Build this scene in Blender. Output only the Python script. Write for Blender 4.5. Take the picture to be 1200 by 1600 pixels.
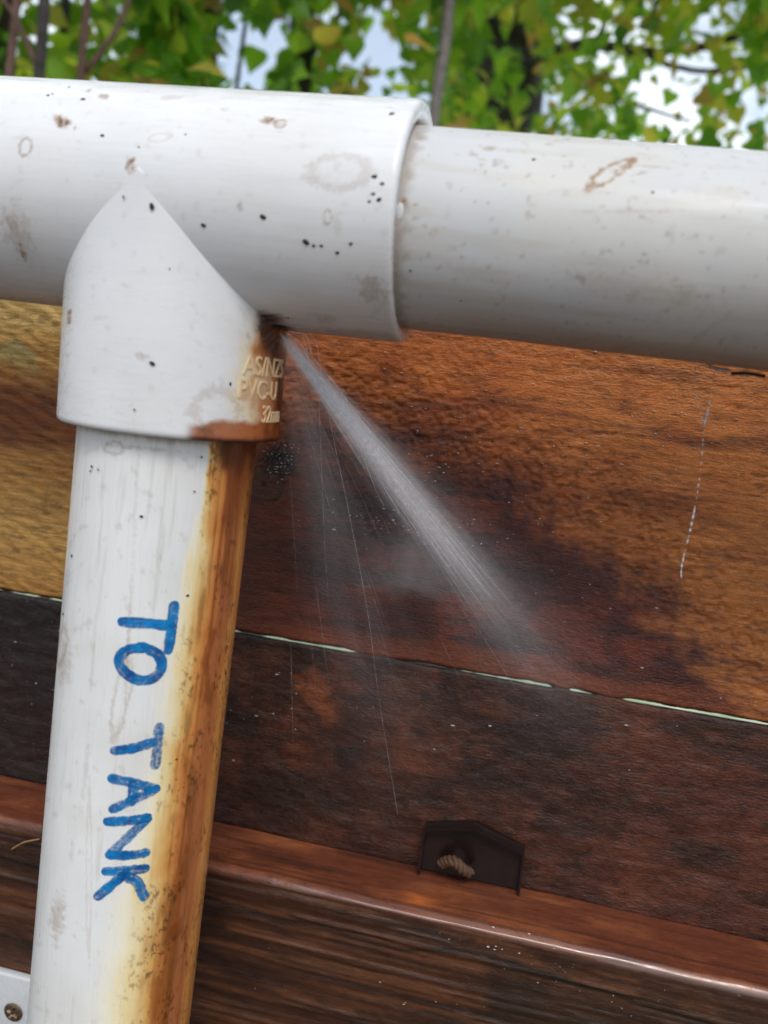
import bpy, bmesh, math, random
import numpy as np
from mathutils import Vector, Matrix

for o in list(bpy.data.objects):
    bpy.data.objects.remove(o, do_unlink=True)
sc = bpy.context.scene
COL = sc.collection
MM = 0.001

# ------------------------------------------------------------------ camera
CAM = np.array([88.19, -189.40, -34.83])          # millimetres; tee centre is the origin
YAW, PITCH, ROLL, FPX = 0.1766, -0.1520, 0.1162, 1304.4   # focal length in pixels of the 1200 x 1600 photograph
_f = np.array([-math.sin(YAW) * math.cos(PITCH), math.cos(YAW) * math.cos(PITCH), math.sin(PITCH)])
_r = np.array([math.cos(YAW), math.sin(YAW), 0.0])
_u = np.cross(_r, _f)
RT = math.cos(ROLL) * _r + math.sin(ROLL) * _u
UP = -math.sin(ROLL) * _r + math.cos(ROLL) * _u
FW = _f
cam_data = bpy.data.cameras.new('camera')
cam = bpy.data.objects.new('camera', cam_data)
COL.objects.link(cam)
m = Matrix.Identity(4)
for i in range(3):
    m[i][0], m[i][1], m[i][2], m[i][3] = RT[i], UP[i], -FW[i], CAM[i] * MM
cam.matrix_world = m
cam_data.sensor_fit = 'VERTICAL'
cam_data.sensor_height = 36.0
cam_data.lens = FPX * 36.0 / 1600.0
cam_data.clip_start = 0.005
cam_data.clip_end = 500.0
cam_data.dof.use_dof = True
cam_data.dof.focus_distance = 0.226
cam_data.dof.aperture_fstop = 11.8
cam_data.dof.aperture_blades = 7
sc.camera = cam

# ------------------------------------------------------------------ sky and sun
SUN_EL, SUN_AZ = math.radians(51), math.radians(166)     # azimuth clockwise from +Y: from behind the camera, over its right shoulder
world = bpy.data.worlds.new('World')
sc.world = world
world.use_nodes = True
wn = world.node_tree.nodes
wl = world.node_tree.links
wn.clear()
sky = wn.new('ShaderNodeTexSky')
sky.sky_type = 'NISHITA'
sky.sun_disc = False
sky.sun_elevation = SUN_EL
sky.sun_rotation = SUN_AZ
sky.air_density = 1.0
sky.dust_density = 0.6
tc = wn.new('ShaderNodeTexCoord')
cn = wn.new('ShaderNodeTexNoise')
cn.inputs['Scale'].default_value = 2.6
cn.inputs['Detail'].default_value = 6
cn.inputs['Roughness'].default_value = 0.55
wmap = wn.new('ShaderNodeMapping')
wmap.inputs['Location'].default_value = (0.35, 0.1, 0.0)
wl.new(tc.outputs['Generated'], wmap.inputs['Vector'])
wl.new(wmap.outputs['Vector'], cn.inputs['Vector'])
cr = wn.new('ShaderNodeValToRGB')
cr.color_ramp.elements[0].position = 0.46
cr.color_ramp.elements[0].color = (0.28, 0.28, 0.28, 1)
cr.color_ramp.elements[1].position = 0.62
cr.color_ramp.elements[1].color = (1, 1, 1, 1)
wl.new(cn.outputs['Fac'], cr.inputs['Fac'])
mx = wn.new('ShaderNodeMixRGB')
mx.inputs['Color2'].default_value = (10.9, 11.7, 12.4, 1)
wl.new(cr.outputs['Color'], mx.inputs['Fac'])
wl.new(sky.outputs['Color'], mx.inputs['Color1'])
bg = wn.new('ShaderNodeBackground')
bg.inputs['Strength'].default_value = 0.112
wl.new(mx.outputs['Color'], bg.inputs['Color'])
wo = wn.new('ShaderNodeOutputWorld')
wl.new(bg.outputs['Background'], wo.inputs['Surface'])

sun_data = bpy.data.lights.new('sun', 'SUN')
sun_data.energy = 1.5
sun_data.angle = math.radians(20)
sun_data.color = (1.0, 0.95, 0.88)
sun = bpy.data.objects.new('sun', sun_data)
COL.objects.link(sun)
sdir = Vector((math.sin(SUN_AZ) * math.cos(SUN_EL), math.cos(SUN_AZ) * math.cos(SUN_EL), math.sin(SUN_EL)))
sun.rotation_euler = sdir.to_track_quat('Z', 'Y').to_euler()
sun.location = sdir * 3

vs = sc.view_settings
vs.view_transform = 'Standard'
vs.look = 'None'
vs.gamma = 1.0
vs.exposure = 0.30
vs.use_curve_mapping = False
sc.cycles.use_denoising = True
sc.cycles.max_bounces = 10
sc.cycles.transparent_max_bounces = 96
sc.cycles.volume_bounces = 8
sc.cycles.caustics_reflective = False
sc.cycles.caustics_refractive = False
sc.cycles.volume_step_rate = 0.5
sc.cycles.volume_max_steps = 256

# ------------------------------------------------------------------ helpers
RNG = np.random.default_rng(7)
random.seed(7)
_T = np.random.default_rng(11).random(65536)


def lin(c):
    return tuple(((v / 255) / 12.92 if v / 255 <= 0.04045 else ((v / 255 + 0.055) / 1.055) ** 2.4) for v in c)


def L(r, g, b, k=1.0):
    return np.array(lin((r, g, b))) * k


def _hash(i, j, s):
    return _T[(i * 1619 + j * 31337 + s * 6971 + ((i * j) & 1023) * 7) & 65535]


def noise2(x, y, s=0):
    xi = np.floor(x).astype(np.int64); yi = np.floor(y).astype(np.int64)
    fx = x - xi; fy = y - yi
    fx = fx * fx * fx * (fx * (fx * 6 - 15) + 10); fy = fy * fy * fy * (fy * (fy * 6 - 15) + 10)
    a = _hash(xi, yi, s); b = _hash(xi + 1, yi, s); c = _hash(xi, yi + 1, s); d = _hash(xi + 1, yi + 1, s)
    return (a + (b - a) * fx) * (1 - fy) + (c + (d - c) * fx) * fy


def fbm(x, y, s=0, oct=4):
    t = 0; a = 0.5; n = 0
    for k in range(oct):
        t = t + a * noise2(x * 2 ** k + 17.3 * k, y * 2 ** k - 9.1 * k, s + k); n += a; a *= 0.55
    return t / n


def sst(a, b, x):
    t = np.clip((x - a) / (b - a), 0, 1)
    return t * t * (3 - 2 * t)


def mixc(c, d, f):
    f = np.asarray(f)[..., None]
    return c * (1 - f) + np.asarray(d) * f


def ramp(t, stops):
    ks = [k for k, _ in stops]
    return np.stack([np.interp(t, ks, [c[i] for _, c in stops]) for i in range(3)], -1)


def ray(px):
    d = FW * FPX + RT * (px[0] - 600) - UP * (px[1] - 800)
    return d / np.linalg.norm(d)


def at_y(px, y):                     # point on the plane y = const behind a photograph pixel
    d = ray(px)
    return CAM + d * (y - CAM[1]) / d[1]


def at_z(px, z):
    d = ray(px)
    return CAM + d * (z - CAM[2]) / d[2]


def at_dist(px, dist):
    return CAM + ray(px) * dist


def empty(name, loc=(0, 0, 0)):
    o = bpy.data.objects.new(name, None)
    o.location = loc
    o.empty_display_size = 0.01
    COL.objects.link(o)
    return o


def tag(o, label=None, cat=None, group=None, kind=None):
    if label: o['label'] = label
    if cat: o['category'] = cat
    if group: o['group'] = group
    if kind: o['kind'] = kind
    return o


def mesh_np(name, V, F, smooth=True):
    """V in millimetres, F list/array of faces (quads array or list)"""
    me = bpy.data.meshes.new(name)
    V = np.asarray(V, dtype=np.float64) * MM
    if isinstance(F, np.ndarray):
        n, k = F.shape
        me.vertices.add(len(V)); me.vertices.foreach_set('co', V.ravel())
        me.loops.add(n * k); me.loops.foreach_set('vertex_index', F.ravel().astype(np.int32))
        me.polygons.add(n)
        me.polygons.foreach_set('loop_start', np.arange(0, n * k, k, dtype=np.int32))
        me.polygons.foreach_set('loop_total', np.full(n, k, dtype=np.int32))
        me.update(calc_edges=True)
        me.validate()
    else:
        me.from_pydata(V.tolist(), [], F)
        me.update()
    me.polygons.foreach_set('use_smooth', [smooth] * len(me.polygons))
    return me


def obj(name, me, mat, parent=None):
    o = bpy.data.objects.new(name, me)
    if mat is not None and not me.materials:
        me.materials.append(mat)
    COL.objects.link(o)
    if parent is not None:
        o.parent = parent
        o.matrix_parent_inverse = parent.matrix_basis.inverted()
        if parent.parent is not None:
            o.matrix_parent_inverse = (parent.parent.matrix_basis @ parent.matrix_parent_inverse @ parent.matrix_basis).inverted() if False else Matrix.Identity(4)
    return o


def set_col(me, C, name='Col'):
    a = me.attributes.new(name, 'FLOAT_COLOR', 'POINT')
    c = np.ones((len(me.vertices), 4)); c[:, :3] = C
    a.data.foreach_set('color', c.ravel())


def set_f(me, f, name):
    a = me.attributes.new(name, 'FLOAT', 'POINT')
    a.data.foreach_set('value', np.asarray(f, dtype=np.float32))


def grid_faces(nu, nv, wrap_v=False, off=0, flip=False):
    """vertex index = off + u*nv + v"""
    u = np.arange(nu - 1)[:, None]; v = np.arange(nv if wrap_v else nv - 1)[None, :]
    v2 = (v + 1) % nv
    a = u * nv + v; b = (u + 1) * nv + v; c = (u + 1) * nv + v2; d = u * nv + v2
    q = np.stack([a + 0 * d, b, c, d], -1).reshape(-1, 4) + off
    return q[:, ::-1] if flip else q


def tube(points, radii, n=8, cap=True):
    """tapered tube along a polyline (mm)"""
    P = [np.asarray(p, float) for p in points]
    V = []; F = []
    ref = np.array([0.3, 0.9, 0.2])
    for i, p in enumerate(P):
        t = P[min(i + 1, len(P) - 1)] - P[max(i - 1, 0)]
        t = t / (np.linalg.norm(t) + 1e-12)
        a = np.cross(t, ref)
        if np.linalg.norm(a) < 1e-3: a = np.cross(t, [1, 0, 0])
        a /= np.linalg.norm(a); b = np.cross(t, a)
        for k in range(n):
            w = 2 * math.pi * k / n
            V.append(p + radii[i] * (math.cos(w) * a + math.sin(w) * b))
    for i in range(len(P) - 1):
        for k in range(n):
            F.append((i * n + k, i * n + (k + 1) % n, (i + 1) * n + (k + 1) % n, (i + 1) * n + k))
    if cap:
        F.append(tuple(range(n))[::-1]); F.append(tuple((len(P) - 1) * n + k for k in range(n)))
    return V, F


def join(parts):
    V = []; F = []
    for v, f in parts:
        o = len(V); V.extend(list(v)); F.extend([tuple(i + o for i in q) for q in f])
    return V, F


def catmull(pts, n=10):
    P = [np.asarray(p, float) for p in pts]
    P = [2 * P[0] - P[1]] + P + [2 * P[-1] - P[-2]]
    out = []
    for i in range(1, len(P) - 2):
        for k in range(n):
            t = k / n
            out.append(0.5 * ((2 * P[i]) + (-P[i - 1] + P[i + 1]) * t + (2 * P[i - 1] - 5 * P[i] + 4 * P[i + 1] - P[i + 2]) * t * t
                              + (-P[i - 1] + 3 * P[i] - 3 * P[i + 1] + P[i + 2]) * t ** 3))
    out.append(P[-2])
    return out


# ------------------------------------------------------------------ materials
def new_mat(name):
    mt = bpy.data.materials.new(name)
    mt.use_nodes = True
    nt = mt.node_tree
    b = nt.nodes['Principled BSDF']
    return mt, nt, b


def nd(nt, typ, **kw):
    n = nt.nodes.new(typ)
    for k, v in kw.items():
        if k in n.inputs: n.inputs[k].default_value = v
        else: setattr(n, k, v)
    return n


def noise_node(nt, scale, stretch=(1, 1, 1), detail=3, rough=0.55):
    t = nd(nt, 'ShaderNodeTexCoord')
    mp = nd(nt, 'ShaderNodeMapping')
    mp.inputs['Scale'].default_value = stretch
    n = nd(nt, 'ShaderNodeTexNoise')
    n.inputs['Scale'].default_value = scale
    n.inputs['Detail'].default_value = detail
    n.inputs['Roughness'].default_value = rough
    nt.links.new(t.outputs['Object'], mp.inputs['Vector'])
    nt.links.new(mp.outputs['Vector'], n.inputs['Vector'])
    return n.outputs['Fac']


def maprange(nt, src, a, b, c, d, smooth=False):
    n = nd(nt, 'ShaderNodeMapRange')
    if smooth: n.interpolation_type = 'SMOOTHSTEP'
    for k, v in zip((1, 2, 3, 4), (a, b, c, d)): n.inputs[k].default_value = v
    nt.links.new(src, n.inputs[0])
    return n.outputs[0]


def math_n(nt, op, a, b=None, c=None):
    n = nd(nt, 'ShaderNodeMath', operation=op)
    for i, v in enumerate((a, b, c)):
        if v is None: continue
        if isinstance(v, (int, float)): n.inputs[i].default_value = v
        else: nt.links.new(v, n.inputs[i])
    return n.outputs[0]


def mulcol(nt, col, fac):
    n = nd(nt, 'ShaderNodeVectorMath', operation='SCALE')
    nt.links.new(col, n.inputs[0]); nt.links.new(fac, n.inputs['Scale'])
    return n.outputs[0]


def wood_material(name, bump_mm, c1, c2, aspect, spec=.5):
    """c1, c2: contrast of the long grain and of the mottling; aspect: how far the grain is drawn out"""
    mt, nt, b = new_mat(name)
    a = nd(nt, 'ShaderNodeAttribute', attribute_name='Col')
    w = nd(nt, 'ShaderNodeAttribute', attribute_name='wet')
    g1 = noise_node(nt, 1100, (aspect, 1, 1), 5, 0.65)       # grain along the board
    g2 = noise_node(nt, 420, (0.6, 1, 1), 6, 0.68)
    g4 = noise_node(nt, 2600, (0.8, 1, 1), 2, 0.6)
    k1 = maprange(nt, g1, 0.25, 0.75, 1 - c1, 1 + c1)
    k2 = maprange(nt, g2, 0.25, 0.75, 1 - c2, 1 + c2)
    k4 = maprange(nt, g4, 0.3, 0.7, .82, 1.15)
    nt.links.new(mulcol(nt, a.outputs['Color'], math_n(nt, 'MULTIPLY', math_n(nt, 'MULTIPLY', k1, k2), k4)), b.inputs['Base Color'])
    r = maprange(nt, w.outputs['Fac'], 0, 2, 0.60, 0.06)
    rn = maprange(nt, g2, 0.3, 0.7, -0.10, 0.12)
    nt.links.new(math_n(nt, 'MAXIMUM', math_n(nt, 'ADD', r, rn), .12), b.inputs['Roughness'])
    b.inputs['Specular IOR Level'].default_value = spec
    bp = nd(nt, 'ShaderNodeBump')
    bp.inputs['Distance'].default_value = bump_mm * MM
    fl = nd(nt, 'ShaderNodeAttribute', attribute_name='film')
    nt.links.new(maprange(nt, fl.outputs['Fac'], 0, 1, 1.0, .06), bp.inputs['Strength'])
    nt.links.new(maprange(nt, fl.outputs['Fac'], 0, 1, spec, 1.0), b.inputs['Specular IOR Level'])
    g3 = noise_node(nt, 1700, (0.38, 1, 1), 4, 0.65)
    h = math_n(nt, 'ADD', math_n(nt, 'MULTIPLY', g1, 0.35), math_n(nt, 'MULTIPLY', g3, 0.9))
    nt.links.new(h, bp.inputs['Height'])
    nt.links.new(bp.outputs['Normal'], b.inputs['Normal'])
    return mt


def pvc_material(name, streak, r0=.18, r1=.44):
    mt, nt, b = new_mat(name)
    a = nd(nt, 'ShaderNodeAttribute', attribute_name='Col')
    gr = nd(nt, 'ShaderNodeAttribute', attribute_name='wet')
    n1 = noise_node(nt, 500, streak, 4, 0.6)
    n2 = noise_node(nt, 60, (1, 1, 1), 4, 0.55)
    k = math_n(nt, 'MULTIPLY', maprange(nt, n1, 0.3, 0.7, 0.985, 1.01), maprange(nt, n2, 0.3, 0.7, 0.96, 1.02))
    nt.links.new(mulcol(nt, a.outputs['Color'], k), b.inputs['Base Color'])
    r = math_n(nt, 'ADD', maprange(nt, n1, 0.32, 0.68, r0, r1), math_n(nt, 'MULTIPLY', gr.outputs['Fac'], -0.08))
    nt.links.new(r, b.inputs['Roughness'])
    b.inputs['IOR'].default_value = 1.5
    bp = nd(nt, 'ShaderNodeBump')
    bp.inputs['Distance'].default_value = 0.05 * MM
    n3 = noise_node(nt, 220, streak, 3, 0.5)
    nt.links.new(n3, bp.inputs['Height'])
    nt.links.new(bp.outputs['Normal'], b.inputs['Normal'])
    return mt


def simple_mat(name, col, rough=0.6, metal=0.0, var=0.25, scale=600, bump=0.0):
    mt, nt, b = new_mat(name)
    n = noise_node(nt, scale, (1, 1, 1), 4, 0.6)
    rgb = nd(nt, 'ShaderNodeRGB'); rgb.outputs[0].default_value = (*col, 1)
    nt.links.new(mulcol(nt, rgb.outputs[0], maprange(nt, n, 0.3, 0.7, 1 - var, 1 + var)), b.inputs['Base Color'])
    b.inputs['Roughness'].default_value = rough
    b.inputs['Metallic'].default_value = metal
    if bump:
        bp = nd(nt, 'ShaderNodeBump'); bp.inputs['Distance'].default_value = bump * MM
        nt.links.new(n, bp.inputs['Height']); nt.links.new(bp.outputs['Normal'], b.inputs['Normal'])
    return mt


M_BOARD = wood_material('rough_sawn_board', 0.42, .46, .26, .05, .38)
M_RAIL = wood_material('wet_rail_timber', 0.20, .22, .25, .05)
M_TEE = pvc_material('white_pvc_fitting', (0.12, 1, 1))
M_PIPE = pvc_material('white_pvc_pipe', (0.08, 1, 1), .40, .58)
M_DOWN = pvc_material('stained_pvc_downpipe', (1, 1, 0.08))
M_SPECK = simple_mat('black_grime', (0.012, 0.010, 0.010), 0.7, var=0.4)

# ------------------------------------------------------------------ ground
GZ = -1150.0
mt, nt, b = new_mat('lawn')
n1 = noise_node(nt, 9, (1, 1, 1), 6, 0.65)
cr_ = nd(nt, 'ShaderNodeValToRGB')
cr_.color_ramp.elements[0].position = 0.3; cr_.color_ramp.elements[0].color = (0.22, 0.30, 0.12, 1)
cr_.color_ramp.elements[1].position = 0.75; cr_.color_ramp.elements[1].color = (0.64, 0.66, 0.54, 1)
nt.links.new(n1, cr_.inputs['Fac'])
soil = nd(nt, 'ShaderNodeValToRGB')
soil.color_ramp.elements[0].position = 0.3; soil.color_ramp.elements[0].color = (0.035, 0.024, 0.017, 1)
soil.color_ramp.elements[1].position = 0.75; soil.color_ramp.elements[1].color = (0.11, 0.072, 0.05, 1)
nt.links.new(n1, soil.inputs['Fac'])
tcg = nd(nt, 'ShaderNodeTexCoord'); sg = nd(nt, 'ShaderNodeSeparateXYZ'); nt.links.new(tcg.outputs['Object'], sg.inputs[0])
mg = nd(nt, 'ShaderNodeMixRGB')                      # garden bed on this side of the fence, bright dry lawn beyond it
nt.links.new(maprange(nt, math_n(nt, 'ADD', sg.outputs[1], math_n(nt, 'MULTIPLY', n1, .2)), .1, .3, 0, 1), mg.inputs['Fac'])
nt.links.new(soil.outputs['Color'], mg.inputs['Color1']); nt.links.new(cr_.outputs['Color'], mg.inputs['Color2'])
nt.links.new(mg.outputs['Color'], b.inputs['Base Color'])
b.inputs['Roughness'].default_value = 0.9
xs = np.concatenate([-np.geomspace(200000, 4000, 12), np.linspace(-3500, 3500, 60), np.geomspace(4000, 200000, 12)])
gx, gy = np.meshgrid(xs, xs, indexing='ij')
gz = GZ + 60 * (fbm(gx / 700, gy / 700, 3) - 0.5)
V = np.stack([gx, gy, gz], -1).reshape(-1, 3)
o = obj('ground', mesh_np('ground', V, grid_faces(len(xs), len(xs))), mt)
o['kind'] = 'structure'

# ------------------------------------------------------------------ timber fence
DY = 60.0             # board face behind the pipe axis
RW = 24.8             # how far the rail stands in front of the boards
GAPZ = -119.4
RAILZ = -185.7
TH = 18.0             # board thickness
BEV = TH * math.tan(math.radians(18.8))
XS = np.concatenate([np.linspace(-1700, -125, 40)[:-1], np.arange(-125, 215, 0.55), np.linspace(215, 1700, 40)])
fence = empty('timber_fence', (0, DY * MM, GZ * MM))
tag(fence, 'wet rough-sawn timber fence of wide horizontal boards behind the white pipes', 'fence')


def line_wet(x, z):
    zl = np.interp(x, [-125, -60, -30, 0, 20, 62, 100, 140, 163, 215], [-300, -300, -75, -58, -43, -50, -68, -93, -116, -150])
    n = (fbm(x / 16, z / 12, 31) - 0.5) * 26 + (fbm(x / 4, z / 2.5, 37) - .5) * 9 + (fbm(x / 2.6, z / 30, 39, 3) - .5) * 9
    return sst(-9, 13, zl - z + n)


def upper_colour(x, z):
    g = fbm(x / 40, z / 4.5, 41, 5); g2 = fbm(x / 14, z / 10, 45); g3 = fbm(x / 5, z / 1.1, 49)
    dry = mixc(L(150, 76, 32) + 0 * x[..., None], L(192, 112, 50), g2)
    dry = mixc(dry, L(178, 110, 54), sst(70, 150, x + (g2 - .5) * 60) * 0.7)
    dry = mixc(dry, L(92, 42, 20), sst(0.52, 0.72, g) * 0.6)
    dry = mixc(dry, L(118, 52, 28), sst(-30, -62, z + (g2 - .5) * 30) * sst(150, 60, x) * .4)
    dry = mixc(dry, L(40, 24, 18), sst(0.64, 0.78, g3) * 0.45)
    # yellower, lichen-tinted boards beyond the down pipe
    zz = z + (g - .5) * 16
    yel = ramp(zz, [(-120, L(170, 120, 58)), (-96, L(198, 150, 80)), (-76, L(182, 126, 62)), (-66, L(126, 70, 30)), (-52, L(120, 66, 28)),
                    (-42, L(172, 124, 60)), (-30, L(200, 166, 100)), (-10, L(170, 144, 90))])
    yel = mixc(yel, L(128, 140, 92), sst(0.56, 0.70, g2) * sst(-50, -35, z) * .6)
    yel = mixc(yel, L(70, 42, 24), sst(0.60, 0.75, g3) * 0.5)
    c = mixc(dry, yel, sst(-15, -45, x))
    wet = line_wet(x, z)
    wc = mixc(L(72, 32, 25) + 0 * x[..., None], L(104, 45, 28), sst(.45, .75, g2))
    wc = mixc(wc, L(46, 26, 22), sst(.48, .7, g) * .8)
    wc = mixc(wc, L(122, 62, 34), sst(-108, -118, z + (g - .5) * 8) * .7)
    wc = mixc(wc, L(98, 52, 34), sst(25, 5, x) * .6)
    c = mixc(c, wc, wet)
    # a knot near the down pipe, with a pale ring round it
    kx, kz = at_y((412, 757), DY)[0], at_y((412, 757), DY)[2]
    d = np.hypot((x - kx) / 1.0, (z - kz) / 0.9) + (fbm(x / 2, z / 2, 53) - .5) * 1.5
    c = mixc(c, L(84, 52, 38), sst(6.5, 5.5, d)); c = mixc(c, L(38, 22, 18), sst(1.0, .0, np.abs(d - 6.2)) * .7)
    c = mixc(c, L(48, 28, 22), sst(.5, .0, np.abs(d - 3.4)) * .5); c = mixc(c, L(20, 12, 10), sst(1.2, .5, d))
    kx, kz = at_y((438, 722), DY)[0], at_y((438, 722), DY)[2]
    d = np.hypot((x - kx) / 1.25, z - kz) + (fbm(x / 1.5, z / 1.5, 57) - .5) * 5
    c = mixc(c, L(26, 18, 15), sst(6, 3, d) * .9)
    return c, np.clip(0.55 + wet * .6 + .5 * sst(.5, .7, g2), 0, 1.25) - .3 * sst(-15, -45, x)


def lower_colour(x, z):
    g = fbm(x / 22, z / 9, 61, 6); g2 = fbm(x / 12, z / 12, 65, 6); g3 = fbm(x / 3, z / 1.6, 69)
    c = mixc(L(58, 31, 22) + 0 * x[..., None], L(84, 46, 30), sst(.4, .75, g2))
    c = mixc(c, L(98, 50, 32), sst(70, 170, x + (g - .5) * 60) * .45)
    c = mixc(c, L(30, 20, 16), sst(.5, .68, g) * .65)
    c = mixc(c, L(28, 20, 18), sst(.52, .68, fbm(x / 9, z / 60, 67, 4)) * .25)
    for px, rr, k in (((500, 1085), 9, .6), ((640, 1190), 12, .2), ((470, 1180), 6, .15), ((1000, 1130), 14, .2)):
        q = at_y(px, DY)
        d = np.hypot((x - q[0]) / rr, (z - q[2]) / rr) + (g2 - .5) * 2.0
        c = mixc(c, L(138, 74, 40), sst(1.0, .3, d) * k)
    c = mixc(c, L(30, 22, 19), sst(5, -25, x + (g2 - .5) * 40) * .85)
    c = mixc(c, L(26, 17, 13), sst(.62, .75, g3) * .5)
    return c, 1.2 + 0 * x


def sweep_board(name, prof, seg, colfun, disp, matr, parent, xs=XS, ends=True):
    """prof: closed (y, z) outline; colfun(x, z, s) -> colour, wet; disp(x, s) -> mm along the outline normal"""
    prof = np.asarray(prof, float)
    n = len(prof)
    d = np.roll(prof, -1, 0) - np.roll(prof, 1, 0)
    nrm = np.stack([d[:, 1], -d[:, 0]], -1); nrm /= np.linalg.norm(nrm, axis=1)[:, None] + 1e-9
    s = np.concatenate([[0], np.cumsum(np.linalg.norm(np.diff(prof, axis=0), axis=1))])
    X, S = np.meshgrid(xs, s, indexing='ij')
    Y = np.repeat(prof[None, :, 0], len(xs), 0); Z = np.repeat(prof[None, :, 1], len(xs), 0)
    h, dz = disp(X, S, Y, Z)
    Y2 = Y + h * nrm[None, :, 0]; Z2 = Z + h * nrm[None, :, 1] + dz
    V = np.stack([X, Y2, Z2], -1).reshape(-1, 3)
    F = grid_faces(len(xs), n, wrap_v=True)
    me = mesh_np(name, V, F)
    c, w = colfun(X, Z)
    set_col(me, c.reshape(-1, 3)); set_f(me, np.broadcast_to(w, X.shape).ravel(), 'wet')
    # closed ends
    bm = bmesh.new(); bm.from_mesh(me)
    bm.verts.ensure_lookup_table()
    k = len(V)
    try:
        bm.faces.new([bm.verts[i] for i in range(n)]); bm.faces.new([bm.verts[k - 1 - i] for i in range(n)])
    except Exception:
        pass
    bmesh.ops.recalc_face_normals(bm, faces=bm.faces)
    bm.to_mesh(me); bm.free()
    return obj(name, me, matr, parent)


def board_profile(z0, z1, step=0.5, bev=BEV, r=0.8):
    """outline going up the front face, over the top, down the back"""
    p = [(DY + r, z0 - 0.0), (DY + .3 * r, z0 + .3 * r)]
    p += [(DY, z) for z in np.arange(z0 + r, z1 - r, step)]
    p += [(DY + .3 * r, z1 - .3 * r), (DY + r, z1)]
    p += [(DY + TH * .5, z1 - bev * .5), (DY + TH, z1 - bev), (DY + TH, (z0 + z1) / 2 - bev), (DY + TH, z0 - bev), (DY + TH * .5, z0 - bev * .5)]
    return p


def gap_edge(x):          # half height of the open joint between the two boards
    g = 0.50 + 1.1 * (fbm(x / 22, x * 0 + 3, 71, 4) - .5) + .45 * (fbm(x / 1.8, x * 0, 75, 3) - .5)
    for px, w in ((585, 5.5), (885, 2.5), (965, 3.5)):
        q = at_y((px, 1030), DY)[0]
        g = g - 1.4 * np.exp(-((x - q) / w) ** 2)
    return np.clip(g, -0.3, 1.1)


def upper_disp(X, S, Y, Z):
    front = sst(DY + 1.2, DY + .2, Y)
    left = sst(-15, -45, X)
    dry = 1 - line_wet(X, Z)
    ridge = (fbm(X / 6.0, Z / 1.5, 81, 4) - .5) * .8
    brist = sst(.54, .70, fbm(X / 1.3, Z / 1.05, 85, 2)) * .5 * sst(.35, .6, fbm(X / 25, Z / 12, 86, 2))
    saw = np.abs(((Z * 1.0 + X * .35) / 4.2 + fbm(X / 12, Z / 9, 87) * 1.2) % 1 - .5) * .9
    zl = np.interp(X, [-125, 0, 20, 62, 100, 140, 163, 215], [-60, -52, -40, -46, -62, -84, -104, -130])
    d_ = zl - Z
    band = sst(-26, -4, d_) * sst(20, 4, d_) * (1 - left) + .2 * sst(70, 120, X) * (1 - left)
    q_ = at_y((620, 815), DY)
    band = np.maximum(band, np.exp(-((X - q_[0]) / 24) ** 2 - ((Z - q_[2]) / 6) ** 2))
    scale_ = sst(.50, .66, fbm(X / 1.5, Z / 1.15, 83, 2)) * .46
    h_extra = front * band * scale_
    h = h_extra + front * ((.15 + .25 * dry) * (ridge + brist * (1 - left)) + left * saw * .7)
    dz = sst(GAPZ + 6, GAPZ, Z) * (gap_edge(X) * 1.0)
    return h, np.where(Z < GAPZ + 6, dz, 0)


def lower_disp(X, S, Y, Z):
    front = sst(DY + 1.2, DY + .2, Y)
    h = front * ((fbm(X / 6, Z / 3.2, 91, 5) - .5) * .6 + (fbm(X / 30, Z / 20, 95) - .5) * 1.2)
    dz = -sst(GAPZ - 6, GAPZ, Z) * gap_edge(X)
    return h, np.where(Z > GAPZ - 7, dz, 0)


sweep_board('board', board_profile(GAPZ, 14.0), None, upper_colour, upper_disp, M_BOARD, fence)
sweep_board('board', board_profile(GAPZ - 150, GAPZ, 0.6), None, lower_colour, lower_disp, M_BOARD, fence)


def plain_disp(X, S, Y, Z):
    return (fbm(X / 30, Z / 4, 97) - .5) * 1.2, 0 * X


XC = np.linspace(-1700, 1700, 120)
zz = GAPZ - 152
while zz - 148 > GZ - 140:
    sweep_board('board', board_profile(zz - 148, zz, 12), None, lower_colour, plain_disp, M_BOARD, fence, xs=XC)
    zz -= 151


# the rail in front of the lower board
def rail_profile():
    yf, yb, zt, zb, r = DY - RW, DY - .6, RAILZ, RAILZ - 78, 2.6
    p = [(yf, z) for z in np.arange(zb, zt - r, .55)]
    p += [(yf + r - r * math.cos(a), zt - r + r * math.sin(a)) for a in np.linspace(.08, math.pi / 2 - .05, 8)]
    p += [(y, zt) for y in np.arange(yf + r, yb, .55)]
    p += [(yb, zt - 1), (yb, (zt + zb) / 2), (yb, zb)]
    return p


def rail_colour(x, z):
    return None


def rail_disp(X, S, Y, Z):
    ff = sst(DY - RW + 1.2, DY - RW + .2, Y); tp = sst(RAILZ - .8, RAILZ - .1, Z)
    ed = (1 - ff) * (1 - tp)
    h = (fbm(X / 38, S / 1.3, 101, 4) - .5) * (.5 * ff + .3 * tp + .3 * ed)
    h = h + ff * sst(.56, .70, fbm(X / 55, S / 2.0, 103, 3)) * -.35
    h = h + (fbm(X / 34, S / 30, 107) - .5) * (1.4 * tp + 1.0 * ff + 1.2 * ed)
    # chipped back corner of the top face
    return h, 0 * X


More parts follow.
